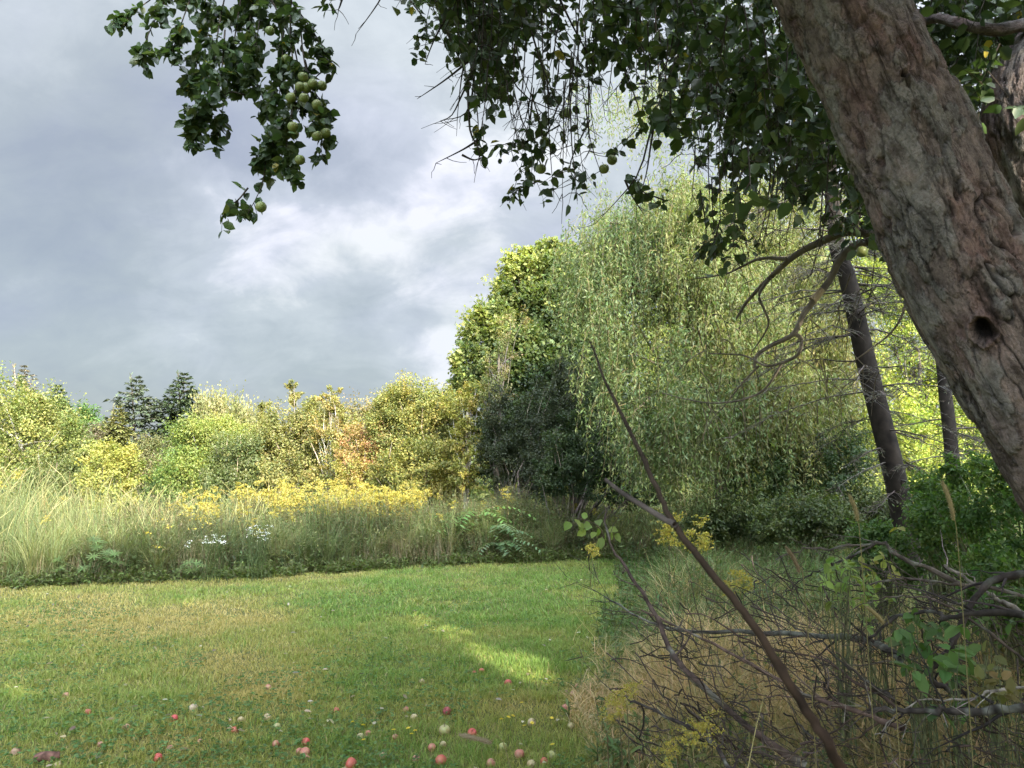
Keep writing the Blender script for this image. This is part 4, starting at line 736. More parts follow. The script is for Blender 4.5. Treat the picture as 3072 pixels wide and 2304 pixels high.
def bark_tube(mb, pts, rads, nl, nc, seed, knots=(), crack=1.0, z0=0.0):
    P = smooth_path(pts, nl); T = nrm(np.gradient(P, axis=0)); rr = smooth_path(np.array(rads)[:, None] * [1, 1, 1], nl)[:, 0]; A = np.zeros_like(P); A[0] = nrm(np.cross(T[0], [0, 1., 0]))
    for i in range(1, nl): A[i] = nrm(A[i - 1] - T[i] * (A[i - 1] @ T[i]))
    B = np.cross(T, A); an = np.arange(nc) / nc * 2 * np.pi; al = np.concatenate([[0], np.cumsum(np.linalg.norm(np.diff(P, axis=0), axis=1))]) + z0
    nx = (A[:, None] * np.cos(an)[None, :, None] + B[:, None] * np.sin(an)[None, :, None]); r0 = np.median(rads)
    uv = np.stack([np.broadcast_to(np.cos(an) * r0, (nl, nc)), np.broadcast_to(np.sin(an) * r0, (nl, nc)), np.broadcast_to(al[:, None], (nl, nc))], -1).reshape(-1, 3)
    big = fbm(uv * [5, 5, 1.7], 3, seed); w = fbm(uv * [9, 9, 7], 3, seed + 9) * .10; q = uv + np.stack([w, w, w * .5], 1)
    # bark plates: ridged noise stretched along the stem gives fissures, a second one short cross cracks
    f1 = np.abs(fbm(q * [26, 26, 5.5], 2, seed + 20)); f2 = np.abs(fbm(q * [15, 15, 15], 2, seed + 30)); on = np.clip(.5 + 3.0 * fbm(uv * [6, 6, 3], 2, seed + 40), 0, 1)
    cr = np.clip(1 - f1 / .042, 0, 1) * on * .9; cr2 = np.clip(1 - f2 / .016, 0, 1) * np.clip(1.1 - on, 0, 1) * .8; flake = np.clip(fbm(q * [34, 34, 16], 3, seed + 50) * 5, -.6, 1)
    cr = np.clip(cr + .35 * cr2, 0, 1) * crack; pl = np.clip(fbm(q * [20, 20, 9], 4, seed + 60) * 26 + .3, 0, 1); pl2 = np.clip(fbm(q * [42, 42, 26], 3, seed + 70) * 22 - .6, 0, 1); disp = .05 * big * r0 / .16 + .0022 * flake + .006 * pl + .004 * pl2 - .020 * cr
    col = np.ones((nl * nc, 3)) * (1 - .86 * cr ** .7)[:, None]; col = col * (np.array([.96, .83, .81]) * (1 - pl[:, None]) + np.array([1.08, 1.08, 1.08]) * pl[:, None]) * (1 - .65 * np.exp(-((pl - .5) / .28) ** 2))[:, None]; base = (P[:, None] + nx * rr[:, None, None]).reshape(-1, 3)
    for (kp, ks, kd) in knots:
        kp = base[np.argmin(((base - kp) ** 2).sum(1))]
        d = base - kp; ax = np.repeat(T, nc, 0); da = np.einsum('ij,ij->i', d, ax); dp = np.linalg.norm(d - da[:, None] * ax, axis=1); g = np.sqrt((da / (ks * 1.35)) ** 2 + (dp / ks) ** 2) * (1 + 1.7 * fbm(uv * 26, 3, 7)); 
        disp += -kd * np.clip(1.15 - g, 0, 1) ** .6 * (g < 1.15) + .014 * np.exp(-((g - 1.35) / .28) ** 2); col *= (1 - .93 * np.clip((1.12 - g) / .35, 0, 1))[:, None]
    V = base + nx.reshape(-1, 3) * disp[:, None]; idx = np.arange(nl * nc).reshape(nl, nc); Q = np.stack([idx[:-1], np.roll(idx[:-1], -1, 1), np.roll(idx[1:], -1, 1), idx[1:]], -1).reshape(-1, 4)
    mb.add(V, col, Q, A=uv); return P
AL = [(.035, .062, .028), (.046, .082, .032), (.062, .108, .036), (.10, .145, .045)]
def apple_mesh(mb, c, r, ax, col, col2, k=(12, 9)):
    nl, nt = k[1], k[0]; th = np.linspace(0, np.pi, nl); rad = np.sin(th) ** .85; z = np.cos(th) * .92; z = z - .30 * np.exp(-(rad / .28) ** 2) * np.sign(np.cos(th)) * np.array([1 if t < 1.57 else .55 for t in th]); rad = rad * (1 + .06 * np.cos(th))
    an = np.arange(nt) / nt * 6.2832; ax = nrm(np.asarray(ax, float)); e1 = nrm(np.cross(ax, [.3, .9, .1])); e2 = np.cross(ax, e1)
    V = c + r * (e1 * (rad[:, None] * np.cos(an))[..., None] + e2 * (rad[:, None] * np.sin(an))[..., None] + ax * (z[:, None] * np.ones(nt))[..., None]); V = V.reshape(-1, 3)
    w = np.clip(.5 + 2.6 * fbm((V - c) / r * .9 + rng.uniform(0, 50, 3), 2, 3) + .3 * ((V - c) / r) @ np.array([.3, 0, .6]), 0, 1)[:, None]; C = np.array(col) * w + np.array(col2) * (1 - w); C = C * rng.uniform(.9, 1.1, C.shape)
    idx = np.arange(nl * nt).reshape(nl, nt); Q = np.stack([idx[:-1], idx[1:], np.roll(idx[1:], -1, 1), np.roll(idx[:-1], -1, 1)], -1).reshape(-1, 4); mb.add(V, C, Q)
    s = np.linspace(0, 1, 3)[:, None]; add_tubes(mb, (c + ax * r * (.55 + .75 * s) + e1 * r * .25 * s ** 2)[None], np.full((1, 3), r * .055), [(.10, .07, .04)], 4)
def fruit_mat():
    m, N, L = new_mat('apple_skin'); out = N.new('ShaderNodeOutputMaterial'); p = N.new('ShaderNodeBsdfPrincipled'); p.inputs['Roughness'].default_value = .42; a = N.new('ShaderNodeAttribute'); a.attribute_name = 'col'
    p.inputs['Specular IOR Level'].default_value = .4; p.inputs['Subsurface Weight'].default_value = .12; p.inputs['Subsurface Radius'].default_value = (.01, .008, .004); p.inputs['Subsurface Scale'].default_value = .3
    L.new(a.outputs['Color'], p.inputs['Base Color']); L.new(p.outputs[0], out.inputs[0]); return m
FRUIT_M = fruit_mat()

TB = np.array([2.35, 2.25, 0.0])
apple_tree = thing('apple_tree', TB, 'old leaning apple tree with flaking bark whose branches hang over the lawn', 'tree')
def leaf_strand(wb, lb, pts, n_leaf, leaf, r0=.006, spread=.05, pal=AL, side=0, twl=.18, hang=.5):
    """a leafy twig along pts with spur shoots"""
    P = smooth_path(pts, 12); add_tubes(wb, P[None], np.linspace(r0, .0016, 12)[None], [(.075, .062, .05)], 5); s = []
    if side:
        u = rng.uniform(.1, 1, side) * 10.99; i = u.astype(int); f = (u - i)[:, None]; q = P[i] * (1 - f) + P[i + 1] * f; d = nrm(rdir(side) * np.array([1, .9, .7]) + [0, 0, -hang]); L = twl * rng.uniform(.4, 1.3, side); t = np.linspace(0, 1, 4)
        T = q[:, None] + d[:, None] * (L[:, None] * t)[..., None]; T[:, :, 2] -= L[:, None] * .2 * t ** 2; add_tubes(wb, T, (.0026 * (1 - .6 * t))[None] * np.ones((side, 1)), palette([(.07, .06, .045), (.11, .09, .07)], side), 4); s = T
    u = rng.uniform(.05, 1, n_leaf); use = (rng.uniform(size=n_leaf) < .72) if side else np.zeros(n_leaf, bool); ui = u * 10.99; i = ui.astype(int); f = (ui - i)[:, None]; Q = P[i] * (1 - f) + P[i + 1] * f
    if side:
        b = rng.integers(0, side, n_leaf); v = rng.uniform(.15, 1, n_leaf) * 2.99; j = v.astype(int); g = (v - j)[:, None]; Q2 = s[b, j] * (1 - g) + s[b, j + 1] * g; Q = np.where(use[:, None], Q2, Q)
    Q = Q + rng.normal(0, spread * .4, (n_leaf, 3)); D = nrm(rdir(n_leaf) + np.array([0, 0, -.55])); Nn = nrm(rdir(n_leaf) * .8 + np.array([0, -.2, .7])); l = leaf * rng.uniform(.6, 1.2, n_leaf)
    k = shade_keep(Q); Q, D, Nn, l = Q[k], D[k], Nn[k], l[k]; C = palette(pal, len(Q)); yel = rng.uniform(size=len(Q)) < .012; C[yel] = (.34, .28, .05); add_leaves(lb, Q, D, Nn, l, l * rng.uniform(.62, .82, len(l)), C, 'leaf')
def build_apple_tree():
    tb = MB(); knot = (at(979, 333, 2.1 - .18), .021, .045); knots = [knot, (at(905, 75, 1.95), .009, .008)]
    path = [TB + [.1, .05, -.15], TB + [-.02, 0, .35], at(1200, 640, 2.16), at(1095, 491, 2.12), at(979, 301, 2.1), at(914, 153, 2.1), at(840, 0, 2.15), at(800, -90, 2.25), at(770, -190, 2.4)]
    bark_tube(tb, path, [.25, .21, .18, .174, .165, .158, .153, .146, .13], 900, 330, 3, knots); tb.build('trunk', BARK, apple_tree, smooth=True, attr=True)
    tb = MB(); path2 = [TB + [.25, .25, -.1], TB + [.30, .5, .6], at(1110, 330, 3.4), at(1045, 190, 3.5), at(1026, 115, 3.56), at(1040, 60, 3.62), at(1085, 5, 3.75), at(1130, -70, 3.9)]
    bark_tube(tb, path2, [.22, .2, .195, .185, .18, .168, .15, .12], 320, 150, 77, crack=.8); tb.build('second_trunk', BARK, apple_tree, smooth=True, attr=True)
    # main limbs, mostly above the picture
    lb = MB(); limbs = {'a': [at(795, -95, 2.25), at(640, -170, 3.0), at(430, -150, 3.9), at(260, -85, 4.5), at(170, -60, 4.8)], 'b': [at(785, -120, 2.3), at(690, -160, 3.3), at(610, -110, 4.2), at(540, -40, 4.8)],
        'c': [at(780, -150, 2.35), at(800, -260, 3.2), at(760, -200, 4.2), at(740, -90, 5.2)], 'd': [at(1120, -60, 3.85), at(1040, -140, 4.0), at(930, -90, 4.8), at(850, 0, 5.2)], 'e': [at(770, -190, 2.4), np.array([.3, 1.2, 4.6]), np.array([-.8, -.6, 5.2])],
        'f': [at(1130, -70, 3.9), np.array([4.2, 2.0, 5.0]), np.array([5.6, 1.2, 5.8])], 'g': [at(770, -190, 2.4), np.array([1.6, 1.0, 5.0]), np.array([2.4, -1.2, 5.8])], 'h': [at(1085, 5, 3.75), at(1000, 30, 3.5), at(930, 20, 3.9), at(880, 55, 4.3)]}
    for k, p in limbs.items(): P = smooth_path(p, 22); bark_tube(lb, P, np.linspace(.075 if k != 'h' else .03, .016, 22), 44, 16, 5, crack=.4)
    lb.build('limbs', BARK, apple_tree, smooth=True, attr=True)
    wb = MB(); fb = MB()
    # the cluster hanging at the left: strands drawn from the photograph (pixel x, y per node, distance)
    def strand(px, Y, n, side=10, leaf=.075, r0=.006, dY=0.0, **k): leaf_strand(wb, fb, [at(a, b, Y + dY * i) for i, (a, b) in enumerate(px)], n, leaf, r0, side=side, **k)
    L = [([(190, -60), (160, -10), (132, 12), (120, 18)], 4.7, 60), ([(200, -60), (165, 0), (146, 40), (142, 56)], 4.6, 70), ([(215, -60), (190, 0), (176, 40), (170, 60)], 4.5, 80), ([(230, -60), (205, 20), (196, 70), (192, 88)], 4.6, 95),
         ([(240, -70), (222, 10), (210, 80), (200, 120), (190, 146)], 4.5, 130), ([(225, 30), (220, 80), (205, 105), (186, 108)], 4.4, 50), ([(250, -60), (236, 30), (226, 90), (217, 142)], 4.6, 110), ([(262, -60), (250, 20), (240, 60), (236, 90)], 4.7, 110),
         ([(280, -60), (262, 10), (255, 50), (248, 84)], 4.5, 100), ([(290, -60), (284, 10), (282, 70), (276, 120), (272, 160)], 4.5, 170), ([(296, -50), (290, 30), (296, 90), (286, 140), (290, 172)], 4.4, 150), ([(300, 10), (304, 60), (318, 110), (322, 156)], 4.4, 70),
         ([(290, 0), (312, 30), (324, 52), (330, 66)], 4.5, 42), ([(305, 60), (314, 90), (324, 106), (326, 118)], 4.5, 30), ([(286, 140), (276, 150), (262, 160), (255, 154)], 4.5, 34), ([(284, 120), (268, 152), (262, 185), (247, 215)], 4.45, 26),
         ([(248, 188), (238, 200), (228, 206), (222, 214)], 4.45, 12), ([(300, -50), (320, -10), (332, 0)], 4.6, 20), ([(196, -40), (240, -10), (290, 0)], 4.8, 110), ([(150, -40), (200, 10), (250, 10)], 4.9, 110), ([(256, 80), (268, 110), (280, 130)], 4.6, 50)]
    for px, Y, n in L: strand(px, Y, int(n * 2.2), side=max(6, n // 7), dY=-.03, leaf=.07, twl=.09, spread=.035)
    for px in ([(255, -30), (292, 40), (300, 75), (313, 105), (322, 118), (320, 125)], [(312, 30), (322, 45), (334, 54)], [(330, 66), (318, 75), (314, 80)], [(245, 95), (232, 92), (222, 96)]):
        add_tubes(wb, smooth_path([at(a, b, 4.5) for a, b in px], 10)[None], np.linspace(.006, .002, 10)[None], [(.075, .062, .05)], 5)
    # right-hand canopy: hanging twigs filling a volume whose lower outline follows the tree's skirt
    prof_x = [395, 425, 440, 455, 470, 490, 510, 530, 560, 585, 600, 625, 650, 690, 720, 760, 800, 850, 900, 1030]; prof_y = [-10, 22, 40, 70, 120, 128, 140, 190, 196, 180, 95, 110, 150, 170, 235, 225, 205, 260, 285, 120]
    for i in range(380):
        x = rng.uniform(392, 1030); low = np.interp(x, prof_x, prof_y); y = -40 + (low + 40) * rng.uniform(0, 1) ** .85 - 16; Y = rng.uniform(3.2, 5.6) if x > 600 else rng.uniform(4.0, 5.4)
        if 560 < x < 690 and rng.uniform() < .42: continue
        if x > 980 and rng.uniform() < .4: continue
        ln = rng.uniform(40, 80); dx = rng.normal(0, 18); y0 = y - ln; p = [(x + dx, y0), (x + dx * .45, y - ln * .5), (x, y)]
        strand(p, Y, int(rng.uniform(16, 36) * (.8 if x < 600 else 1.15)), side=5, leaf=.076 if Y > 4 else .074, r0=.005, dY=rng.normal(0, .08), twl=.15)
    # dense shaded inner foliage at the top right
    for i in range(165):
        x = rng.uniform(690, 1026); y = rng.uniform(-30, np.interp(x, [690, 750, 850, 1026], [120, 190, 200, 90])); Y = rng.uniform(4.6, 6.6); dx = rng.normal(0, 25); strand([(x + dx, y - 50), (x, y - 20), (x - dx * .3, y + 10)], Y, int(rng.uniform(22, 44)), side=6, leaf=.08, twl=.22)
    for i in range(50):
        x = rng.uniform(410, 700); y = rng.uniform(-30, 36); Y = rng.uniform(4.4, 5.8); strand([(x - 20, y - 40), (x, y - 12), (x + rng.normal(0, 15), y + 14)], Y, 30, side=6, leaf=.075)
    # drooping ends with leaves against the sky
    for px in ([(470, 60), (478, 120), (476, 142)], [(560, 100), (540, 150), (520, 172)], [(590, 120), (570, 165), (582, 186)], [(540, 180), (528, 186), (514, 190)], [(620, 60), (640, 120), (612, 150)], [(560, 125), (530, 140), (490, 146)], [(700, 190), (706, 235), (694, 258)], [(664, 200), (640, 190), (630, 176)],
               [(720, 220), (712, 245), (700, 250)], [(760, 190), (742, 225), (736, 240)]): strand(px, 4.6, 34, side=6)
    # bare drooping twigs
    def bare(px, Y, r0=.006, nb=4): 
        P = smooth_path([at(a, b, Y) for a, b in px], 10); add_tubes(wb, P[None], np.linspace(r0, .0015, 10)[None], [(.06, .05, .042)], 5)
        u = rng.integers(2, 10, nb); d = nrm(rdir(nb) * [1, .6, .6] + [0, 0, -.6]); l = rng.uniform(.05, .17, nb); t = np.linspace(0, 1, 4); T = P[u][:, None] + d[:, None] * (l[:, None] * t)[..., None] + rng.normal(0, .004, (nb, 4, 3)) * (t > 0)[None, :, None]; add_tubes(wb, T, (.0024 * (1 - .5 * t))[None] * np.ones((nb, 1)), [(.06, .05, .042)], 4)
    for px in ([(450, 10), (434, 40), (425, 64)], [(470, 60), (445, 80), (417, 99)], [(474, 70), (462, 95), (452, 115), (440, 121)], [(476, 60), (468, 110), (444, 120)], [(468, 90), (470, 130), (478, 148), (481, 165)], [(478, 140), (462, 150), (436, 163)], [(462, 155), (474, 160), (484, 156)], [(386, -20), (380, 0), (356, 34)], [(345, -10), (340, 6), (338, 10)],
               [(470, 40), (462, 75), (457, 120)], [(690, 100), (656, 120), (640, 170), (622, 195), (595, 224)], [(625, 180), (632, 196), (645, 216)], [(655, 118), (650, 150), (646, 175), (637, 205)], [(478, 30), (500, 60), (530, 100), (590, 120)], [(560, 0), (580, 40), (610, 90)], [(520, -10), (540, 60), (560, 110)]):
        bare(px, rng.uniform(4.2, 4.8), .009)
    for i in range(190):
        x = rng.choice([rng.uniform(440, 690), rng.uniform(690, 880)]); y0 = rng.uniform(-20, 120) if x < 690 else rng.uniform(40, 230); ln = rng.uniform(50, 120); dx = rng.normal(-4, 14); Y = rng.uniform(3.6, 5.2)
        if y0 + ln > np.interp(x, prof_x, prof_y) + (12 if x < 690 else 45): continue
        bare([(x, y0), (x + dx * .3, y0 + ln * .5), (x + dx, y0 + ln)], Y, .0045, 5)
    # crown above and behind the camera, out of the picture
    n = 2600; d = rdir(n); c = np.array([2.6, 1.8, 4.9]) + d * np.array([4.6, 4.8, 1.9]) * rng.uniform(.35, 1, (n, 1)) ** .5; X, Yp, ok = proj(c); vis = ok & (X > -60) & (X < 1080) & (Yp > -70); low = c[:, 2] < 3.2; c = c[~vis & ~low & (np.linalg.norm(c - [0, 0, 1.6], axis=1) > 1.6)]
    per = 22; idx = np.repeat(np.arange(len(c)), per); Q = c[idx] + rng.normal(0, .22, (len(idx), 3)); X, Yp, ok = proj(Q); k = shade_keep(Q) & ~(ok & (X > -40) & (X < 1060) & (Yp > -30)); Q = Q[k]; N = len(Q); l = rng.uniform(.08, .13, N); add_leaves(fb, Q, rdir(N), nrm(rdir(N) + [0, 0, 1]), l, l * .65, palette(AL, N), 'leaf')
    wb.build('twigs', WOOD, apple_tree); fb.build('crown', LEAF_GLOSS, apple_tree)
    # apples still hanging
    ap = [(304, 98), (291, 98), (300, 87), (313, 84), (322, 86), (288, 119), (283, 124), (286, 135), (294, 134), (316, 127), (317, 136), (337 - 20, 105), (320, 124), (313, 132), (326, 133), (261, 207), (286, 60), (270, 31), (303, 77), (306, 88), (322, 134), (293, 127), (545, 75), (567, 113), (612, 160), (604, 169), (541, 169), (546, 142), (672, 52), (770, 205), (862, 252), (852, 180), (865, 176), (300, 160)]
    for i, (x, y) in enumerate(ap):
        mb = MB(); Yd = 4.32 if x < 400 else 4.4 if x < 700 else 3.8; c = at(x, y, Yd + rng.normal(0, .05)); apple_mesh(mb, c, rng.uniform(.029, .033), rdir(1)[0] * .45 + [0, 0, 1], (.21, .235, .075), (.15, .19, .06)); mb.build('apple', FRUIT_M, apple_tree, smooth=True)
    # broken and dead limbs behind the trunk
    db = MB(); GL = (.17, .145, .12)
    def dl(px, Y, r0, r1, c=GL, k=26, w=.012):
        P = smooth_path([at(a * .463, b * .463, Y + dy) for a, b, dy in px], k); P += np.cumsum(rng.normal(0, w * .25, P.shape), 0) * .4; add_tubes(db, P[None], np.linspace(r0, r1, k)[None] * .72, [c], 8); return P
    dl([(1990, 470, -1.6), (1895, 505, 0), (1830, 500, .1), (1770, 525, .2), (1715, 555, .3), (1660, 605, .4), (1620, 645, .5), (1590, 690, .6)], 5.2, .062, .012)
    dl([(1930, 500, -.6), (1890, 520, 0), (1850, 530, 0), (1815, 560, 0), (1790, 610, 0), (1755, 655, 0), (1735, 682, 0), (1715, 722, 0), (1670, 745, .05), (1636, 768, .1), (1631, 795, .1)], 5.0, .045, .014)
    dl([(1755, 650, 0), (1765, 640, 0), (1775, 628, 0)], 4.97, .04, .03, (.42, .33, .22), 6)
    dl([(1716, 720, 0), (1730, 735, 0), (1722, 765, 0), (1690, 783, .1), (1650, 790, .1), (1605, 770, .2), (1530, 765, .3)], 4.95, .022, .005)
    dl([(1660, 605, .4), (1640, 640, .4), (1660, 700, .4), (1625, 760, .5)], 5.1, .02, .006); dl([(1700, 560, .2), (1640, 560, .3), (1570, 590, .4), (1500, 600, .5)], 5.2, .022, .005); dl([(1640, 790, .1), (1600, 830, .2), (1560, 880, .3)], 5.0, .013, .004)
    dl([(1960, 640, 0), (1945, 690, 0), (1900, 740, .1), (1830, 790, .2)], 4.6, .014, .004, (.26, .22, .18)); dl([(1690, 783, .1), (1640, 850, .2), (1540, 870, .4), (1430, 850, .6)], 5.0, .013, .004)
    for i in range(80):
        x, y = rng.uniform(1500, 1900), rng.uniform(520, 900); a = rng.normal(0, 40); dl([(x, y, 0), (x + a * .5, y + rng.uniform(10, 40), .1), (x + a, y + rng.uniform(40, 110), .2)], 5.1 + rng.uniform(-.3, .5), .0055, .0018, k=7, w=.006)
    db.build('dead_limbs', FARWOOD, apple_tree)
build_apple_tree()

# unseen trees added behind the viewpoint and to its right, shading the lawn
leafy('neighbour_tree', 'tall leafy tree behind the apple tree at the right', 'tree', [(1400, 150, 330, 260, 6.0), (1700, 200, 300, 260, 5.2)], np.array([8.2, 5.0, 0]), 1, 1, .1, AL, n_limb=1) if False else None
def shade_tree(x, y, h, r, lab, z0=.25):
    t = thing('added_shade_tree', (x, y, gz(np.array([x]), np.array([y]))[0]), lab, 'tree', 'trees at the right of the lawn'); mb = MB(); wb = MB(); n = int(300 * r); d = rdir(n); d = np.sign(d) * np.abs(d) ** .75; d = d / np.maximum(1, np.abs(d).max(1, keepdims=True)); c = np.array([x, y, h * (.5 + z0 / 2)]) + d * np.array([r, r, h * (.5 - z0 / 2) * .93]) * rng.uniform(.3, 1, (n, 1)) ** .5
    per = 26; idx = np.repeat(np.arange(n), per); Q = c[idx] + rng.normal(0, .3, (len(idx), 3)); Q = Q[shade_keep(Q)]; Xp, Yp, ok = proj(Q); Q = Q[~(ok & (Xp < 1024 + 30) & (Q[:, 1] < 8))]; N = len(Q); l = rng.uniform(.14, .22, N); add_leaves(mb, Q, rdir(N), nrm(rdir(N) + [0, 0, .8]), l, l * .65, palette(AL, N), 'leaf')
    tr = smooth_path([[x, y, -.1], [x + .1, y, h * .4], [x, y + .1, h * .85]], 8); add_tubes(wb, tr[None], np.linspace(.16, .04, 8)[None], [(.12, .10, .08)], 8); stems_to(wb, np.repeat(tr[4:5], 26, 0), c[:26], .05, (.12, .10, .08)); mb.build('crown', LEAF, t); wb.build('trunk', FARWOOD, t)
for a in ((1.1, -9.8, 11.4, 2.9, 'added unseen leafy tree leftmost of the row behind the viewpoint'), (4.6, -8.6, 12.3, 2.9, 'added unseen leafy tree straight behind the viewpoint'), (7.0, -7.6, 12.4, 2.8, 'added unseen leafy tree behind the viewpoint nearest the apple tree'), (10.0, -5.6, 12.3, 2.9, 'added unseen leafy tree right of the apple tree'),
          (12.6, -4.0, 12.5, 2.9, 'second added unseen leafy tree right of the apple tree'), (15.3, -2.4, 12.8, 3.0, 'added unseen leafy tree rightmost of the row behind the viewpoint')): shade_tree(*a)

# ------------------------------------------------------------------ fallen apples, each its own object
FA = 'fallen apples on the lawn'
AC = {'red': ((.34, .05, .045), (.31, .11, .06)), 'pink': ((.32, .125, .085), (.32, .20, .115)), 'pale': ((.34, .29, .16), (.30, .23, .12)), 'green': ((.24, .26, .09), (.29, .25, .12)), 'dark': ((.20, .04, .04), (.25, .075, .055)), 'white': ((.34, .28, .18), (.30, .23, .15)), 'dull': ((.22, .15, .085), (.17, .11, .065))}
APPLES = [  # px, py, colour, relative size, label
 (66, 695, 'pink', 1, 'pinkish fallen apple farthest left in the dry turf'), (87.5, 713, 'red', .9, 'small red fallen apple alone in green turf at the left'), (120, 720, 'pale', .6, 'tiny pale fallen apple half sunk in grass right of the small red one'),
 (126, 729, 'pink', .9, 'flat pinkish fallen apple between two tufts at lower left'), (100, 744, 'pink', .8, 'orange pink fallen apple low at the left, above the brown windfall'), (170, 748, 'pink', .9, 'pink fallen apple directly above the flat red one near the bottom edge'),
 (174, 719, 'red', 1.05, 'bright red fallen apple just below the big whitish one'), (193, 708, 'white', 1.15, 'big whitish fallen apple on brown turf above the bright red one'), (268, 686, 'pink', .9, 'lone pink fallen apple in dry turf above the rest'),
 (241, 719, 'pale', .85, 'pale fallen apple left of the one with a dark stem hollow'), (267, 716, 'pale', 1, 'pale fallen apple showing its dark stem hollow'), (229.5, 726, 'pale', .7, 'small pale fallen apple touching a red one'),
 (234.5, 729.5, 'red', .9, 'red fallen apple touching a small pale one'), (277, 726, 'green', .9, 'pale green fallen apple in clover'), (200, 740, 'pink', .8, 'pink fallen apple sunk in clover left of the clump of four'), (158, 757.5, 'red', 1.1, 'flat red fallen apple near the bottom edge'),
 (249, 747, 'pale', .7, 'small pale fallen apple in clover left of the clump'), (276, 743, 'pink', 1, 'pinkish beige fallen apple just left of the clump of four'), (306, 742, 'red', 1.15, 'red top apple of the clump of four'), (299.5, 750, 'pink', .9, 'pink left apple of the clump of four'),
 (305, 752, 'pink', 1.25, 'large pale pink middle apple of the clump of four'), (306, 757.5, 'pink', 1, 'lowest apple of the clump of four'), (336, 708.5, 'red', .9, 'small red fallen apple in turf above the yellow flowers'), (15, 754, 'dull', 1.1, 'dull brownish fallen apple at the lower left edge'),
 (58, 765, 'pale', 1, 'pale fallen apple beside the flat brown piece at the bottom left'), (481.5, 669.5, 'red', .9, 'red fallen apple left of the sunlit patch'), (474, 670.5, 'red', .7, 'small red fallen apple beside another left of the sunlit patch'), (422, 679.5, 'pale', .9, 'pale peach fallen apple alone in mid lawn'),
 (508, 681.5, 'red', 1.15, 'red fallen apple lit by the sun at the edge of the sunlit patch'), (578, 685, 'pink', .9, 'pink fallen apple right of the sunlit patch'), (573, 693, 'pink', 1, 'pink fallen apple below and right of the sunlit patch'), (566, 706, 'pink', 1.1, 'pale pink fallen apple with a crumbled one behind it'),
 (406, 707, 'pink', .95, 'pink fallen apple with dark hollow in mid lawn'), (447, 710, 'dark', 1.1, 'dark red fallen apple beside a small dark leaf'), (414, 716, 'pale', .95, 'pale fallen apple left of the dark red one'), (444.5, 731, 'green', 1.35, 'large pale green and red fallen apple below the dark red one'),
 (472, 733, 'red', 1.1, 'red fallen apple above the grass seed head'), (531.5, 722, 'pale', 1.05, 'pale fallen apple beside tall yellow flowers'), (571, 725, 'green', 1, 'pale green fallen apple in leaves at the right of the lawn'), (591.5, 717.5, 'pale', 1.05, 'pale spotted fallen apple near the right edge of the lawn'),
 (609, 707, 'white', .8, 'whitish fallen apple under a dark twig at the lawn edge'), (368, 732.5, 'pink', .9, 'pink fallen apple behind a pale one near the yellow flowers'), (360.5, 736.5, 'pale', 1.05, 'pale fallen apple in front of a pink one near the yellow flowers'), (395, 736, 'pink', .85, 'pink fallen apple behind a yellow flower'),
 (443, 743, 'pale', .85, 'small pale fallen apple left of the seed head'), (432, 747, 'pink', 1, 'pink fallen apple below a small pale one'), (503, 746, 'green', 1.1, 'greenish pink fallen apple right of the seed head tip'), (383, 754, 'pale', .95, 'pale fallen apple with dark hollow near the bottom edge'), (416, 758.5, 'pink', .95, 'pink fallen apple left of the biggest red one'),
 (519.5, 755.5, 'pink', 1.2, 'pink fallen apple with an open hollow near the bottom edge'), (441, 763.5, 'red', 1.75, 'biggest red fallen apple at the bottom edge'), (351, 766, 'red', 1.4, 'red fallen apple cut by the bottom edge'), (491, 764, 'pink', 1.1, 'pink fallen apple right of the biggest red one'), (531.5, 765.5, 'pale', 1.05, 'pale pink fallen apple at the bottom edge beside the red and green pair'),
 (544.5, 763, 'red', 1.1, 'red apple of the red and green pair'), (552, 756, 'green', 1.2, 'green apple of the red and green pair'), (640, 755, 'pink', 1.1, 'dim pink fallen apple under the branches at the right')]
for (px, py, cname, sz, lab) in APPLES:
    g = gnd(px, py + 3); r = .0255 * min(sz, 1.4) * (.95 if g[1] < 5 else 1.05); mb = MB(); c = np.array([0, 0, r * .86]); c1, c2 = AC[cname]; apple_mesh(mb, c, r, rdir(1)[0] + np.array([0, -.2, .5]), c1, c2, (16, 11))
    o = bpy.data.objects.new('fallen_apple', mb.mesh('fallen_apple', FRUIT_M, True)); COL.objects.link(o); o.location = (g[0], g[1], gz(g[:1], g[1:2])[0] + rng.uniform(-.013, .001)); tag(o, lab, 'apple', FA)
def windfall():
    g = gnd(46, 765); t = thing('bark_piece', (g[0], g[1], .02), 'flat reddish brown piece of bark lying at the bottom left', 'bark'); mb = MB(); n = 14; a = np.arange(n) / n * 6.283; rr = .055 * (1 + .3 * np.sin(a * 2 + 1)) * rng.uniform(.85, 1.1, n)
    top = np.stack([g[0] + np.cos(a) * rr, g[1] + np.sin(a) * rr * .5, .055 + .012 * np.sin(a * 3)], 1); bot = top - [0, 0, .03]; c = np.array([[g[0], g[1], .075], [g[0], g[1], .03]]); V = np.concatenate([top, bot, c]); i = np.arange(n); j = (i + 1) % n
    mb.add(V, (.15, .08, .06), np.stack([i, i + n, j + n, j], 1), np.concatenate([np.stack([i, j, 0 * i + 2 * n], 1), np.stack([j + n, i + n, 0 * i + 2 * n + 1], 1)])); mb.build('bark', WOOD, t)
windfall()
YF = 'small yellow flowers in the lawn'
fl = [(503, 722), (508, 721), (530, 727), (529, 733), (396, 738), (416, 738), (410, 734), (412, 743), (356, 729), (363, 733), (367, 748), (557, 753), (525, 707), (504, 726), (548, 722)]
mbf = MB(); s = np.linspace(0, 1, 5); add_tubes(mbf, np.stack([.01 * s ** 2, 0 * s, .085 * s], 1)[None], np.full((1, 5), .0014), [(.10, .16, .05)], 4)
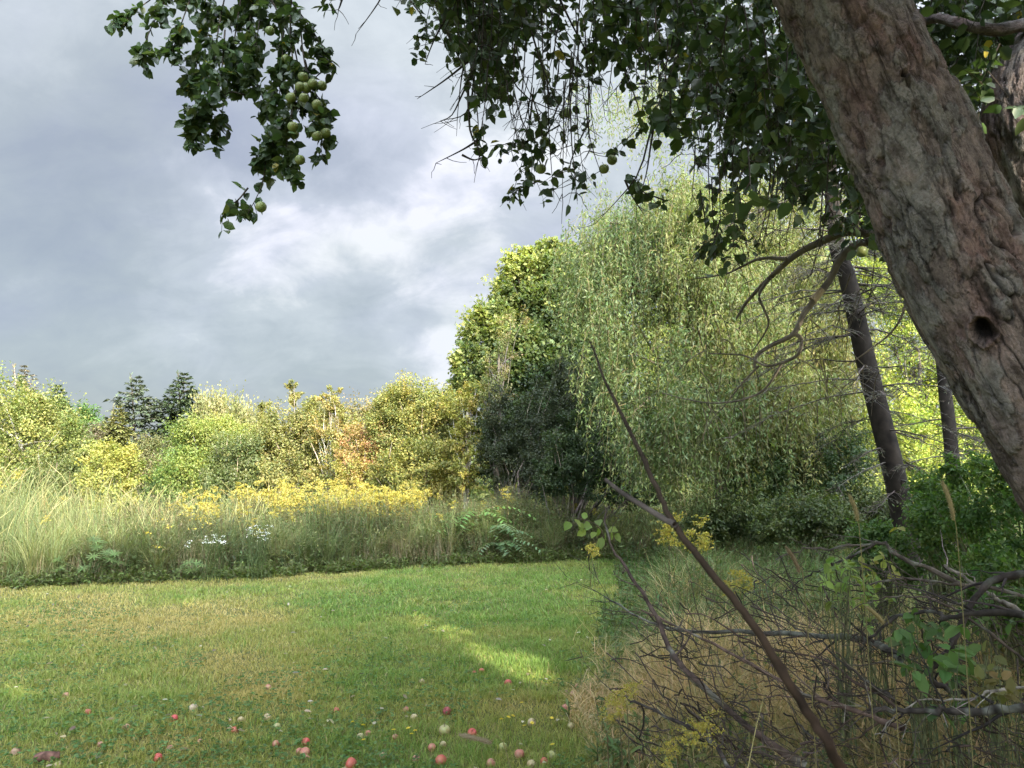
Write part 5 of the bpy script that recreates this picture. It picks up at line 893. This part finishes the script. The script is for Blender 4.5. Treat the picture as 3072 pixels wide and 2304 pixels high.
for lay in range(2):
    a = np.arange(11) / 11 * 6.283 + lay * .3; D = np.stack([np.cos(a), np.sin(a), 0 * a + .25 + .5 * lay], 1); add_leaves(mbf, np.tile([.01, 0, .085], (11, 1)), D, np.tile([0, 0, 1.], (11, 1)), .014 - .004 * lay, .006, palette([(.70, .55, .02), (.78, .62, .04)], 11), 'leaf')
fm = mbf.mesh('yellow_flower', LEAF)
for i, (px, py) in enumerate(fl):
    g = gnd(px, py + 9); o = bpy.data.objects.new('yellow_flower', fm); COL.objects.link(o); o.location = (g[0], g[1], gz(g[:1], g[1:2])[0]); o.rotation_euler = (rng.normal(0, .12) + .25, rng.normal(0, .15), rng.uniform(0, 6)); o.scale = (1.15,) * 3; tag(o, 'small yellow flower on a thin stem among the fallen apples', 'flower', YF)

# ------------------------------------------------------------------ brush heap, twigs and stalks at the right
BRG = 'cut branches heaped at the right of the lawn'
def branch(pts, r0, r1, col, lab, n_tw=10, tw=.25, name='cut_branch', k=30, rough=.006, leaves=0, group=BRG, sides=8, lich=0.15):
    """pts in world coordinates; a knobbly branch with side twigs"""
    P = smooth_path(pts, k); P = P + rng.normal(0, rough, P.shape) * np.linspace(.3, 1, k)[:, None]; t = thing(name, P[0], lab, 'branch', group); mb = MB(); rr = np.linspace(r0, r1, k) * .72 * rng.uniform(.8, 1.25, k)
    C = np.tile(np.array(col), (1, k, 1)) * rng.uniform(.75, 1.25, (1, k, 1)); lm = rng.uniform(size=k) < lich; C[0, lm] = C[0, lm] * .5 + np.array([.26, .28, .23]) * .5; add_tubes(mb, P[None], rr[None], C, sides)
    if n_tw:
        wb = mb; i = rng.integers(2, k - 1, n_tw); T = nrm(np.gradient(P, axis=0))[i]; d = nrm(T * .9 + rdir(n_tw) * .75); L = tw * rng.uniform(.3, 1.3, n_tw); s = np.linspace(0, 1, 6); B = P[i][:, None] + d[:, None] * (L[:, None] * s)[..., None] + np.cumsum(rng.normal(0, .008, (n_tw, 6, 3)), 1) * (s > 0)[None, :, None]; B[:, :, 2] = np.maximum(B[:, :, 2], .02)
        add_tubes(wb, B, rr[i][:, None] * .45 * (1 - .75 * s)[None], palette([np.array(col) * .8, np.array(col) * 1.2], n_tw), 5)
        j = rng.integers(0, n_tw, n_tw * 2); q = B[j, rng.integers(2, 6, n_tw * 2)]; d2 = nrm(d[j] + rdir(n_tw * 2)); L2 = L[j] * rng.uniform(.15, .5, n_tw * 2); s4 = np.linspace(0, 1, 4); add_tubes(wb, q[:, None] + d2[:, None] * (L2[:, None] * s4)[..., None], (.0022 * (1 - .5 * s4))[None] * np.ones((n_tw * 2, 1)), [np.array(col)], 4)
    mb.build('stem', WOOD, t, smooth=True)
    if leaves:
        lb = MB(); u = rng.integers(k // 3, k, leaves); Q = P[u] + rng.normal(0, .03, (leaves, 3)); l = rng.uniform(.045, .07, leaves); add_leaves(lb, Q, rdir(leaves) * [1, 1, .5], nrm(rdir(leaves) * .5 + [0, -.2, 1]), l, l * .8, palette([(.16, .28, .05), (.24, .32, .05)], leaves), 'leaf'); lb.build('leaves', LEAF, t)
    return t
def zp(p, Y0, Y1):   # points read off the enlarged lower right part of the photograph, laid at the heap's distances
    n = len(p); return [at(682.7 + a / 6.48, 512 + b / 6.48, Y0 + (Y1 - Y0) * i / max(n - 1, 1)) for i, (a, b) in enumerate(p)]
BK = (.055, .048, .042); RD = (.12, .082, .065); PL = (.30, .27, .23)
branch(zp([(2280, 690), (2100, 650), (1840, 660), (1700, 690), (1630, 650), (1400, 680), (1240, 790), (1180, 860)], 3.2, 3.8), .021, .006, BK, 'dark crooked branch lying highest across the right side of the heap', 12)
branch(zp([(1420, 950), (1300, 880), (1220, 840), (1090, 810), (570, 790), (0, 770), (-260, 690), (-500, 545)], 3.9, 4.6), .032, .006, BK, 'long dark lichen spotted branch reaching left from the heap over the lawn edge', 16, .3, lich=.5)
branch(zp([(1800, 470), (1600, 370), (1400, 290), (1300, 205), (1200, 210), (960, 230), (760, 250), (600, 310)], 4.4, 4.9), .020, .004, (.13, .11, .09), 'arching branch at the top of the heap with its tip hanging left', 10)
branch(zp([(1250, 208), (1000, 330), (780, 430), (640, 560)], 4.5, 4.7), .010, .003, BK, 'thin branch sloping down left from the arching one', 8)
branch(zp([(2250, 700), (2150, 620), (2010, 550), (1880, 460), (1690, 350)], 4.0, 4.3), .018, .011, PL, 'pale barkless dead branch slanting over the heap', 4, lich=0)
branch(zp([(2260, 560), (1980, 490), (1700, 460), (1400, 430), (1140, 480), (980, 440)], 3.9, 4.3), .015, .004, (.12, .10, .08), 'slender branch lying below the pale dead one', 12)
branch(zp([(1420, 1400), (1300, 1360), (1080, 1270), (800, 1190), (560, 1060), (400, 960), (150, 830), (-40, 740), (-260, 640)], 3.3, 4.0), .018, .006, RD, 'reddish brown branch running up left along the bare twig', 16, .3)
branch(zp([(1420, 1300), (1300, 1200), (1100, 1100), (930, 960), (480, 860), (200, 700), (0, 640)], 3.7, 4.3), .012, .004, RD, 'thinner reddish branch crossing behind the bare twig', 14, .25)
branch(zp([(1400, 1240), (1310, 1170), (1180, 1080), (1000, 950), (900, 840), (680, 720)], 3.6, 4.0), .010, .003, BK, 'straight dark twig slanting down right in the heap centre', 8)
branch(zp([(2300, 1265), (1900, 1290), (1550, 1290), (1190, 1280)], 3.0, 3.3), .022, .014, BK, 'straight dark branch lying level at the bottom right', 8)
branch(zp([(1850, 870), (1650, 930), (1400, 960), (1000, 1000), (800, 950), (540, 940)], 3.8, 4.2), .010, .003, (.15, .13, .10), 'grey brown twig bowed across the heap centre', 12)
branch(zp([(2230, 400), (2000, 450), (1850, 640), (1720, 900), (1590, 1050), (1720, 1160), (1840, 1170)], 3.5, 3.6), .024, .016, (.06, .05, .045), 'thick dark hooked branch at the right of the heap', 8)
branch(zp([(420, 1720), (300, 1659), (200, 1500), (0, 1380), (-250, 1260), (-390, 1195), (-410, 1190)], 2.9, 3.4), .014, .005, BK, 'dark low branch creeping out onto the lawn at the bottom', 8)
branch(zp([(2240, 980), (1900, 720), (1600, 560), (1330, 560), (1100, 620)], 3.6, 4.0), .010, .003, (.13, .10, .08), 'thin bent twig below the slender branch', 12)
branch(zp([(900, 460), (980, 640), (1060, 760), (1180, 900)], 4.2, 3.9), .007, .003, RD, 'short reddish twig standing in the heap centre', 7)
branch(zp([(2260, 1130), (2000, 1160), (1850, 1210), (1500, 1230), (1250, 1440)], 3.1, 3.3), .009, .003, (.30, .27, .23), 'pale thin twig near the bottom right', 7, lich=0)
# upright twig with a few bright leaves, and loose twigs of the heap
def z5(p, Y0, Y1): n = len(p); return [at(341.3 + a / 6.48, 512 + b / 6.48, Y0 + (Y1 - Y0) * i / max(n - 1, 1)) for i, (a, b) in enumerate(p)]
branch(z5([(3000, 1650), (2680, 1430), (2420, 1200), (2212, 1000), (2150, 930), (2100, 830), (2050, 700), (1980, 580), (1900, 450), (1830, 330), (1740, 190), (1715, 20), (1712, -40)], 3.5, 4.4), .026, .004, (.09, .065, .055), 'dark upright branch rising left of the heap with bright leaves at its top', 10, .22, leaves=0)
def vine():
    p = at(590, 525, 4.35); t = thing('vine_shoot', p, 'bright yellow green leaves hanging on the dark upright branch', 'plant'); mb = MB(); wb = MB(); pts = [(575, 519), (588, 517), (600, 527), (606, 533), (595, 532), (612, 540), (584, 524), (598, 520), (602, 537), (616, 533), (580, 522), (592, 526), (608, 530), (598, 540), (586, 530), (570, 522)]
    P = np.stack([at(a, b, 4.35 + rng.normal(0, .05)) for a, b in pts]); n = len(P); add_leaves(mb, P, nrm(rdir(n) + [0, -.2, -.6]), nrm(rdir(n) * .5 + [0, -.8, .4]), rng.uniform(.045, .075, n), rng.uniform(.035, .055, n), palette([(.17, .26, .05), (.22, .30, .06)], n), 'leaf'); mb.build('leaves', LEAF, t)
    add_tubes(wb, smooth_path([at(606, 545, 4.4), at(600, 528, 4.36), at(585, 520, 4.35), at(572, 518, 4.35)], 8)[None], np.linspace(.004, .0015, 8)[None], [(.12, .10, .06)], 5); wb.build('stem', WOOD, t)
vine()
LT = [(.5, 'loose dark twig')]
mbt = None
def loose_twigs():
    t = thing('twig_litter', at(800, 680, 3.6) * [1, 1, 0], 'tangle of thin dead twigs caught in the heap of cut branches', 'twigs'); wb = MB(); n = 330
    px = rng.uniform(640, 1040, n); py = rng.uniform(575, 770, n); k = py > np.interp(px, [640, 700, 800, 1040], [620, 600, 560, 570]); px = px[k]; py = py[k]; n = len(px); P = []
    for a, b in zip(px, py):
        Y = np.interp(b, [560, 770], [4.8, 2.9]) + rng.normal(0, .2); an = rng.normal(.55, .5); l = rng.uniform(20, 90); q = [at(a - l * math.cos(an) * .5, b - l * math.sin(an) * .5, Y + rng.normal(0, .12)), at(a + rng.normal(0, 4), b + rng.normal(0, 4), Y), at(a + l * math.cos(an) * .5, b + l * math.sin(an) * .5, Y + rng.normal(0, .12))]; P.append(smooth_path(q, 9))
    P = np.stack(P); P[:, :, 2] = np.maximum(P[:, :, 2], .03); P += np.cumsum(rng.normal(0, .009, P.shape), 1); P[:, :, 2] = np.maximum(P[:, :, 2], .03); fk = P[:, 3:4] + np.cumsum(np.concatenate([np.zeros((n, 1, 3)), np.repeat(nrm(np.diff(P[:, [3, 8]], axis=1) + rng.normal(0, .12, (n, 1, 3))) * .04, 5, 1) + rng.normal(0, .008, (n, 5, 3))], 1), 1); add_tubes(wb, fk, np.full((1, 6), .0014), [(.08, .065, .055)], 4); add_tubes(wb, P, np.linspace(.0042, .0014, 9)[None] * rng.uniform(.4, 1.2, (n, 1)), palette([(.035, .028, .023), (.065, .047, .037), (.12, .095, .075)], n), 5); wb.build('twigs', WOOD, t); t['kind'] = 'stuff'
loose_twigs()
def bright_sprig(px, py, Y, n, lab, pal, leaf=.055, name='bramble_shoot', spread=26):
    p = at(px, py, Y); base = np.array([p[0], p[1], 0.]); t = thing(name, base, lab, 'plant', 'leafy shoots growing through the brush heap'); mb = MB(); wb = MB(); P = np.stack([at(px + rng.normal(0, spread * .5), py + rng.normal(0, spread * .6), Y + rng.normal(0, .12)) for _ in range(n)]); P[:, 2] = np.maximum(P[:, 2], .08)
    stems_to(wb, base, P, .005, (.12, .14, .06), r1=.0015); m = 3; Q = np.repeat(P, m, 0); D = nrm(rdir(n * m) + [0, -.2, -.15]); l = leaf * rng.uniform(.6, 1.25, n * m); add_leaves(mb, Q, D, nrm(rdir(n * m) * .5 + [0, -.3, 1]), l, l * .7, palette(pal, n * m), 'leaf'); mb.build('leaves', LEAF, t); wb.build('stems', WOOD, t)
YG = [(.16, .27, .045), (.24, .33, .06)]; MG = [(.06, .14, .03), (.10, .19, .045)]
bright_sprig(840, 580, 4.0, 20, 'yellow green shoot under the arching branch of the heap', YG); bright_sprig(880, 563, 4.5, 12, 'yellowing shoot at the crest of the brush heap', [(.36, .36, .06), (.28, .32, .06)]); bright_sprig(920, 640, 3.6, 22, 'dark green leafy shoot in the middle of the heap', MG, .06)
bright_sprig(955, 672, 3.3, 12, 'broad leaved shoot beneath the hooked branch', [(.08, .17, .04), (.12, .22, .05)], .085); bright_sprig(1000, 690, 3.2, 22, 'ochre tinted shoot at the right end of the heap', [(.22, .18, .05), (.12, .15, .04)]); bright_sprig(985, 610, 4.2, 24, 'green leafy shoot behind the pale dead branch', MG, .055); bright_sprig(870, 600, 4.2, 14, 'light green shoot beside the slender branch', YG)
# bare twig close to the camera
nt_pts = [np.array([.50, 1.02, 0.0]), at(925, 930, 1.0)] + [at(a * .463, b * .463, .9 + .002 * i) for i, (a, b) in enumerate([(1815, 1659), (1760, 1560), (1700, 1470), (1640, 1370), (1590, 1300), (1530, 1230), (1490, 1180), (1455, 1130), (1425, 1070), (1390, 990), (1340, 890), (1310, 830), (1275, 735)])]
def near_twig():
    t = thing('bare_sapling', nt_pts[0], 'bare brown forked sapling close to the viewpoint crossing the brush heap', 'sapling'); mb = MB(); k = 60; P = smooth_path(nt_pts, k); P += rng.normal(0, .0007, P.shape); r = np.interp(np.linspace(0, 1, k), [0, .15, .35, .6, .8, 1], [.0066, .0060, .0048, .0039, .0027, .0011]) * (1 + .22 * (rng.uniform(size=k) < .1))
    C = np.array([(.032, .018, .011)]) * np.linspace(1.1, .75, k)[:, None] + np.array([.02, .022, .02]) * np.linspace(0, 1, k)[:, None]; add_tubes(mb, P[None], r[None], C[None], 10); mb.build('stem', WOOD, t, smooth=True)
    mb = MB(); Q = smooth_path([at(a * .463, b * .463, .905 + .02 * i) for i, (a, b) in enumerate([(1458, 1133), (1430, 1118), (1400, 1100), (1360, 1075), (1335, 1058), (1308, 1036)])], 20); add_tubes(mb, Q[None], np.linspace(.0042, .0026, 20)[None], [(.09, .075, .065)], 8); mb.build('side_branch', WOOD, t, smooth=True)
near_twig()
def seed_head(p0, p1, base, lab, r=.0042, Y=1.8, col=(.30, .25, .13)):
    a, b = at(*p0, Y), at(*p1, Y + .02); t = thing('grass_seed_head', base, lab, 'grass stalk', 'near grass stalks with long seed heads'); mb = MB(); s = np.linspace(0, 1, 16); P = a + (b - a) * s[:, None]; P[:, 0] += .006 * np.sin(s * 2.5); rr = r * np.clip(np.sin(np.pi * (.08 + .86 * s)) * 1.6, .2, 1)
    add_tubes(mb, P[None], rr[None], [col], 9); N = 420; u = rng.uniform(0, 15, N); i = np.minimum(u.astype(int), 14); f = (u - i)[:, None]; q = P[i] * (1 - f) + P[i + 1] * f; d = rdir(N); add_leaves(mb, q + d * rr[i][:, None] * .9, nrm(d + nrm(a - b) * .8), rdir(N), .0045, .0012, palette([np.array(col) * .8, np.array(col) * 1.3], N), 'diamond'); mb.build('seed_head', GRASS, t)
    wb = MB(); add_tubes(wb, smooth_path([b, b + (b - a) * .6 + [0, 0, -.02], (b + base) / 2 + (b - a) * .4, base], 12)[None], np.full((1, 12), .0011), [(.22, .20, .09)], 5); wb.build('stalk', GRASS, t)
def gb(px, Y): p = at(px, 760, Y); return np.array([p[0], p[1], 0.])
seed_head((849, 495), (856, 521), gb(880, 1.9), 'grass seed head in front of the foot of the leaning spruce trunk'); seed_head((942, 481), (952, 520), gb(970, 1.75), 'longest grass seed head, in front of the green thicket', Y=1.7); seed_head((786, 547), (798, 573), gb(820, 1.9), 'grass seed head just right of the bare sapling', col=(.22, .17, .11))
seed_head((867, 607), (882, 624), gb(900, 1.8), 'small straw coloured seed head in the middle of the heap'); seed_head((459, 734.5), (490, 743), gb(600, 1.75), 'grey brown seed head bent level over the fallen apples', Y=1.7, col=(.26, .22, .15))
def straw(pts, lab, Y=None, r=.0022, col=(.45, .38, .16), name='straw_stem'):
    P = [gnd(*p) + [0, 0, h] for p, h in pts]; o_ = MB(); add_tubes(o_, smooth_path(P, 10)[None], np.linspace(r, r * .5, 10)[None], [col], 5); o = o_.build(name, GRASS); tag(o, lab, 'straw')
straw([((602, 648), .02), ((582, 632), .10), ((563, 616), .22)], 'long pale straw stem leaning over the lawn left of the rough grass'); straw([((573, 644), .03), ((577, 637), .07), ((583, 633), .1)], 'short pale straw crossing below the long straw stem')
straw([((660, 600), .15), ((652, 590), .32), ((643, 576), .5)], 'yellow straw stem standing at the right corner of the lawn')
# thin green stalks of long grass close by at the right
def near_stalks():
    mb = MB(); n = 210; x = rng.uniform(.5, 2.3, n); y = rng.uniform(1.9, 4.2, n); H = rng.uniform(.3, .85, n) * np.where(rng.uniform(size=n) < .15, 1.2, .8); a = rng.normal(2.6, .8, n); l = H * rng.uniform(.1, .5, n); add_blades(mb, np.stack([x, y, 0 * x], 1), H, rng.uniform(.0028, .0055, n), np.stack([np.cos(a) * l, np.sin(a) * l * .3, 0 * l], 1), palette([(.15, .19, .07), (.30, .26, .12), (.42, .34, .17)], n), None, 6, .8)
    o = mb.build('long_grass', GRASS); tag(o, 'long thin grass stalks rising in front of the brush heap', 'grass', kind='stuff')
near_stalks()
# white scrap by the herb edge
def scrap():
    p = gnd(376, 561); t = thing('paper_scrap', (p[0], p[1], .02), 'crumpled white scrap at the foot of the herbs beside the lawn', 'litter'); mb = MB(); n = 7; X, Yy = np.meshgrid(np.linspace(-.11, .11, n), np.linspace(-.08, .08, n), indexing='ij'); Z = .10 + .9 * fbm(np.stack([X.ravel() * 14, Yy.ravel() * 14, 0 * X.ravel()], 1), 2, 5) * .16 + .5 * X.ravel()
    idx = np.arange(n * n).reshape(n, n); V = np.stack([X.ravel() * .8 + p[0], Yy.ravel() + p[1], Z], 1); q = np.stack([idx[:-1, :-1], idx[1:, :-1], idx[1:, 1:], idx[:-1, 1:]], -1).reshape(-1, 4); mb.add(V, (.72, .74, .78), q); mb.add(V - [0, 0, .004], (.72, .74, .78), q[:, ::-1]); mb.build('sheet', LEAF, t)
scrap()
def litter():
    mb = MB(); n = 420; y = 3.5 + 9 * rng.uniform(size=n) ** 1.5; x = rng.uniform(-1, 1, n) * (y * .7); k = on_lawn(x, y); x = x[k]; y = y[k]; n = len(x); l = rng.uniform(.025, .055, n); add_leaves(mb, np.stack([x, y, gz(x, y) + rng.uniform(.03, .055, n)], 1), rdir(n) * [1, 1, .25], nrm(rdir(n) * .4 + [0, 0, 1]), l, l * .6, palette([(.16, .12, .06), (.30, .26, .14), (.45, .42, .32), (.10, .08, .05)], n), 'leaf')
    o = mb.build('fallen_leaves', LEAF); tag(o, 'scattered small fallen leaves on the lawn', 'leaves', kind='stuff')
litter()
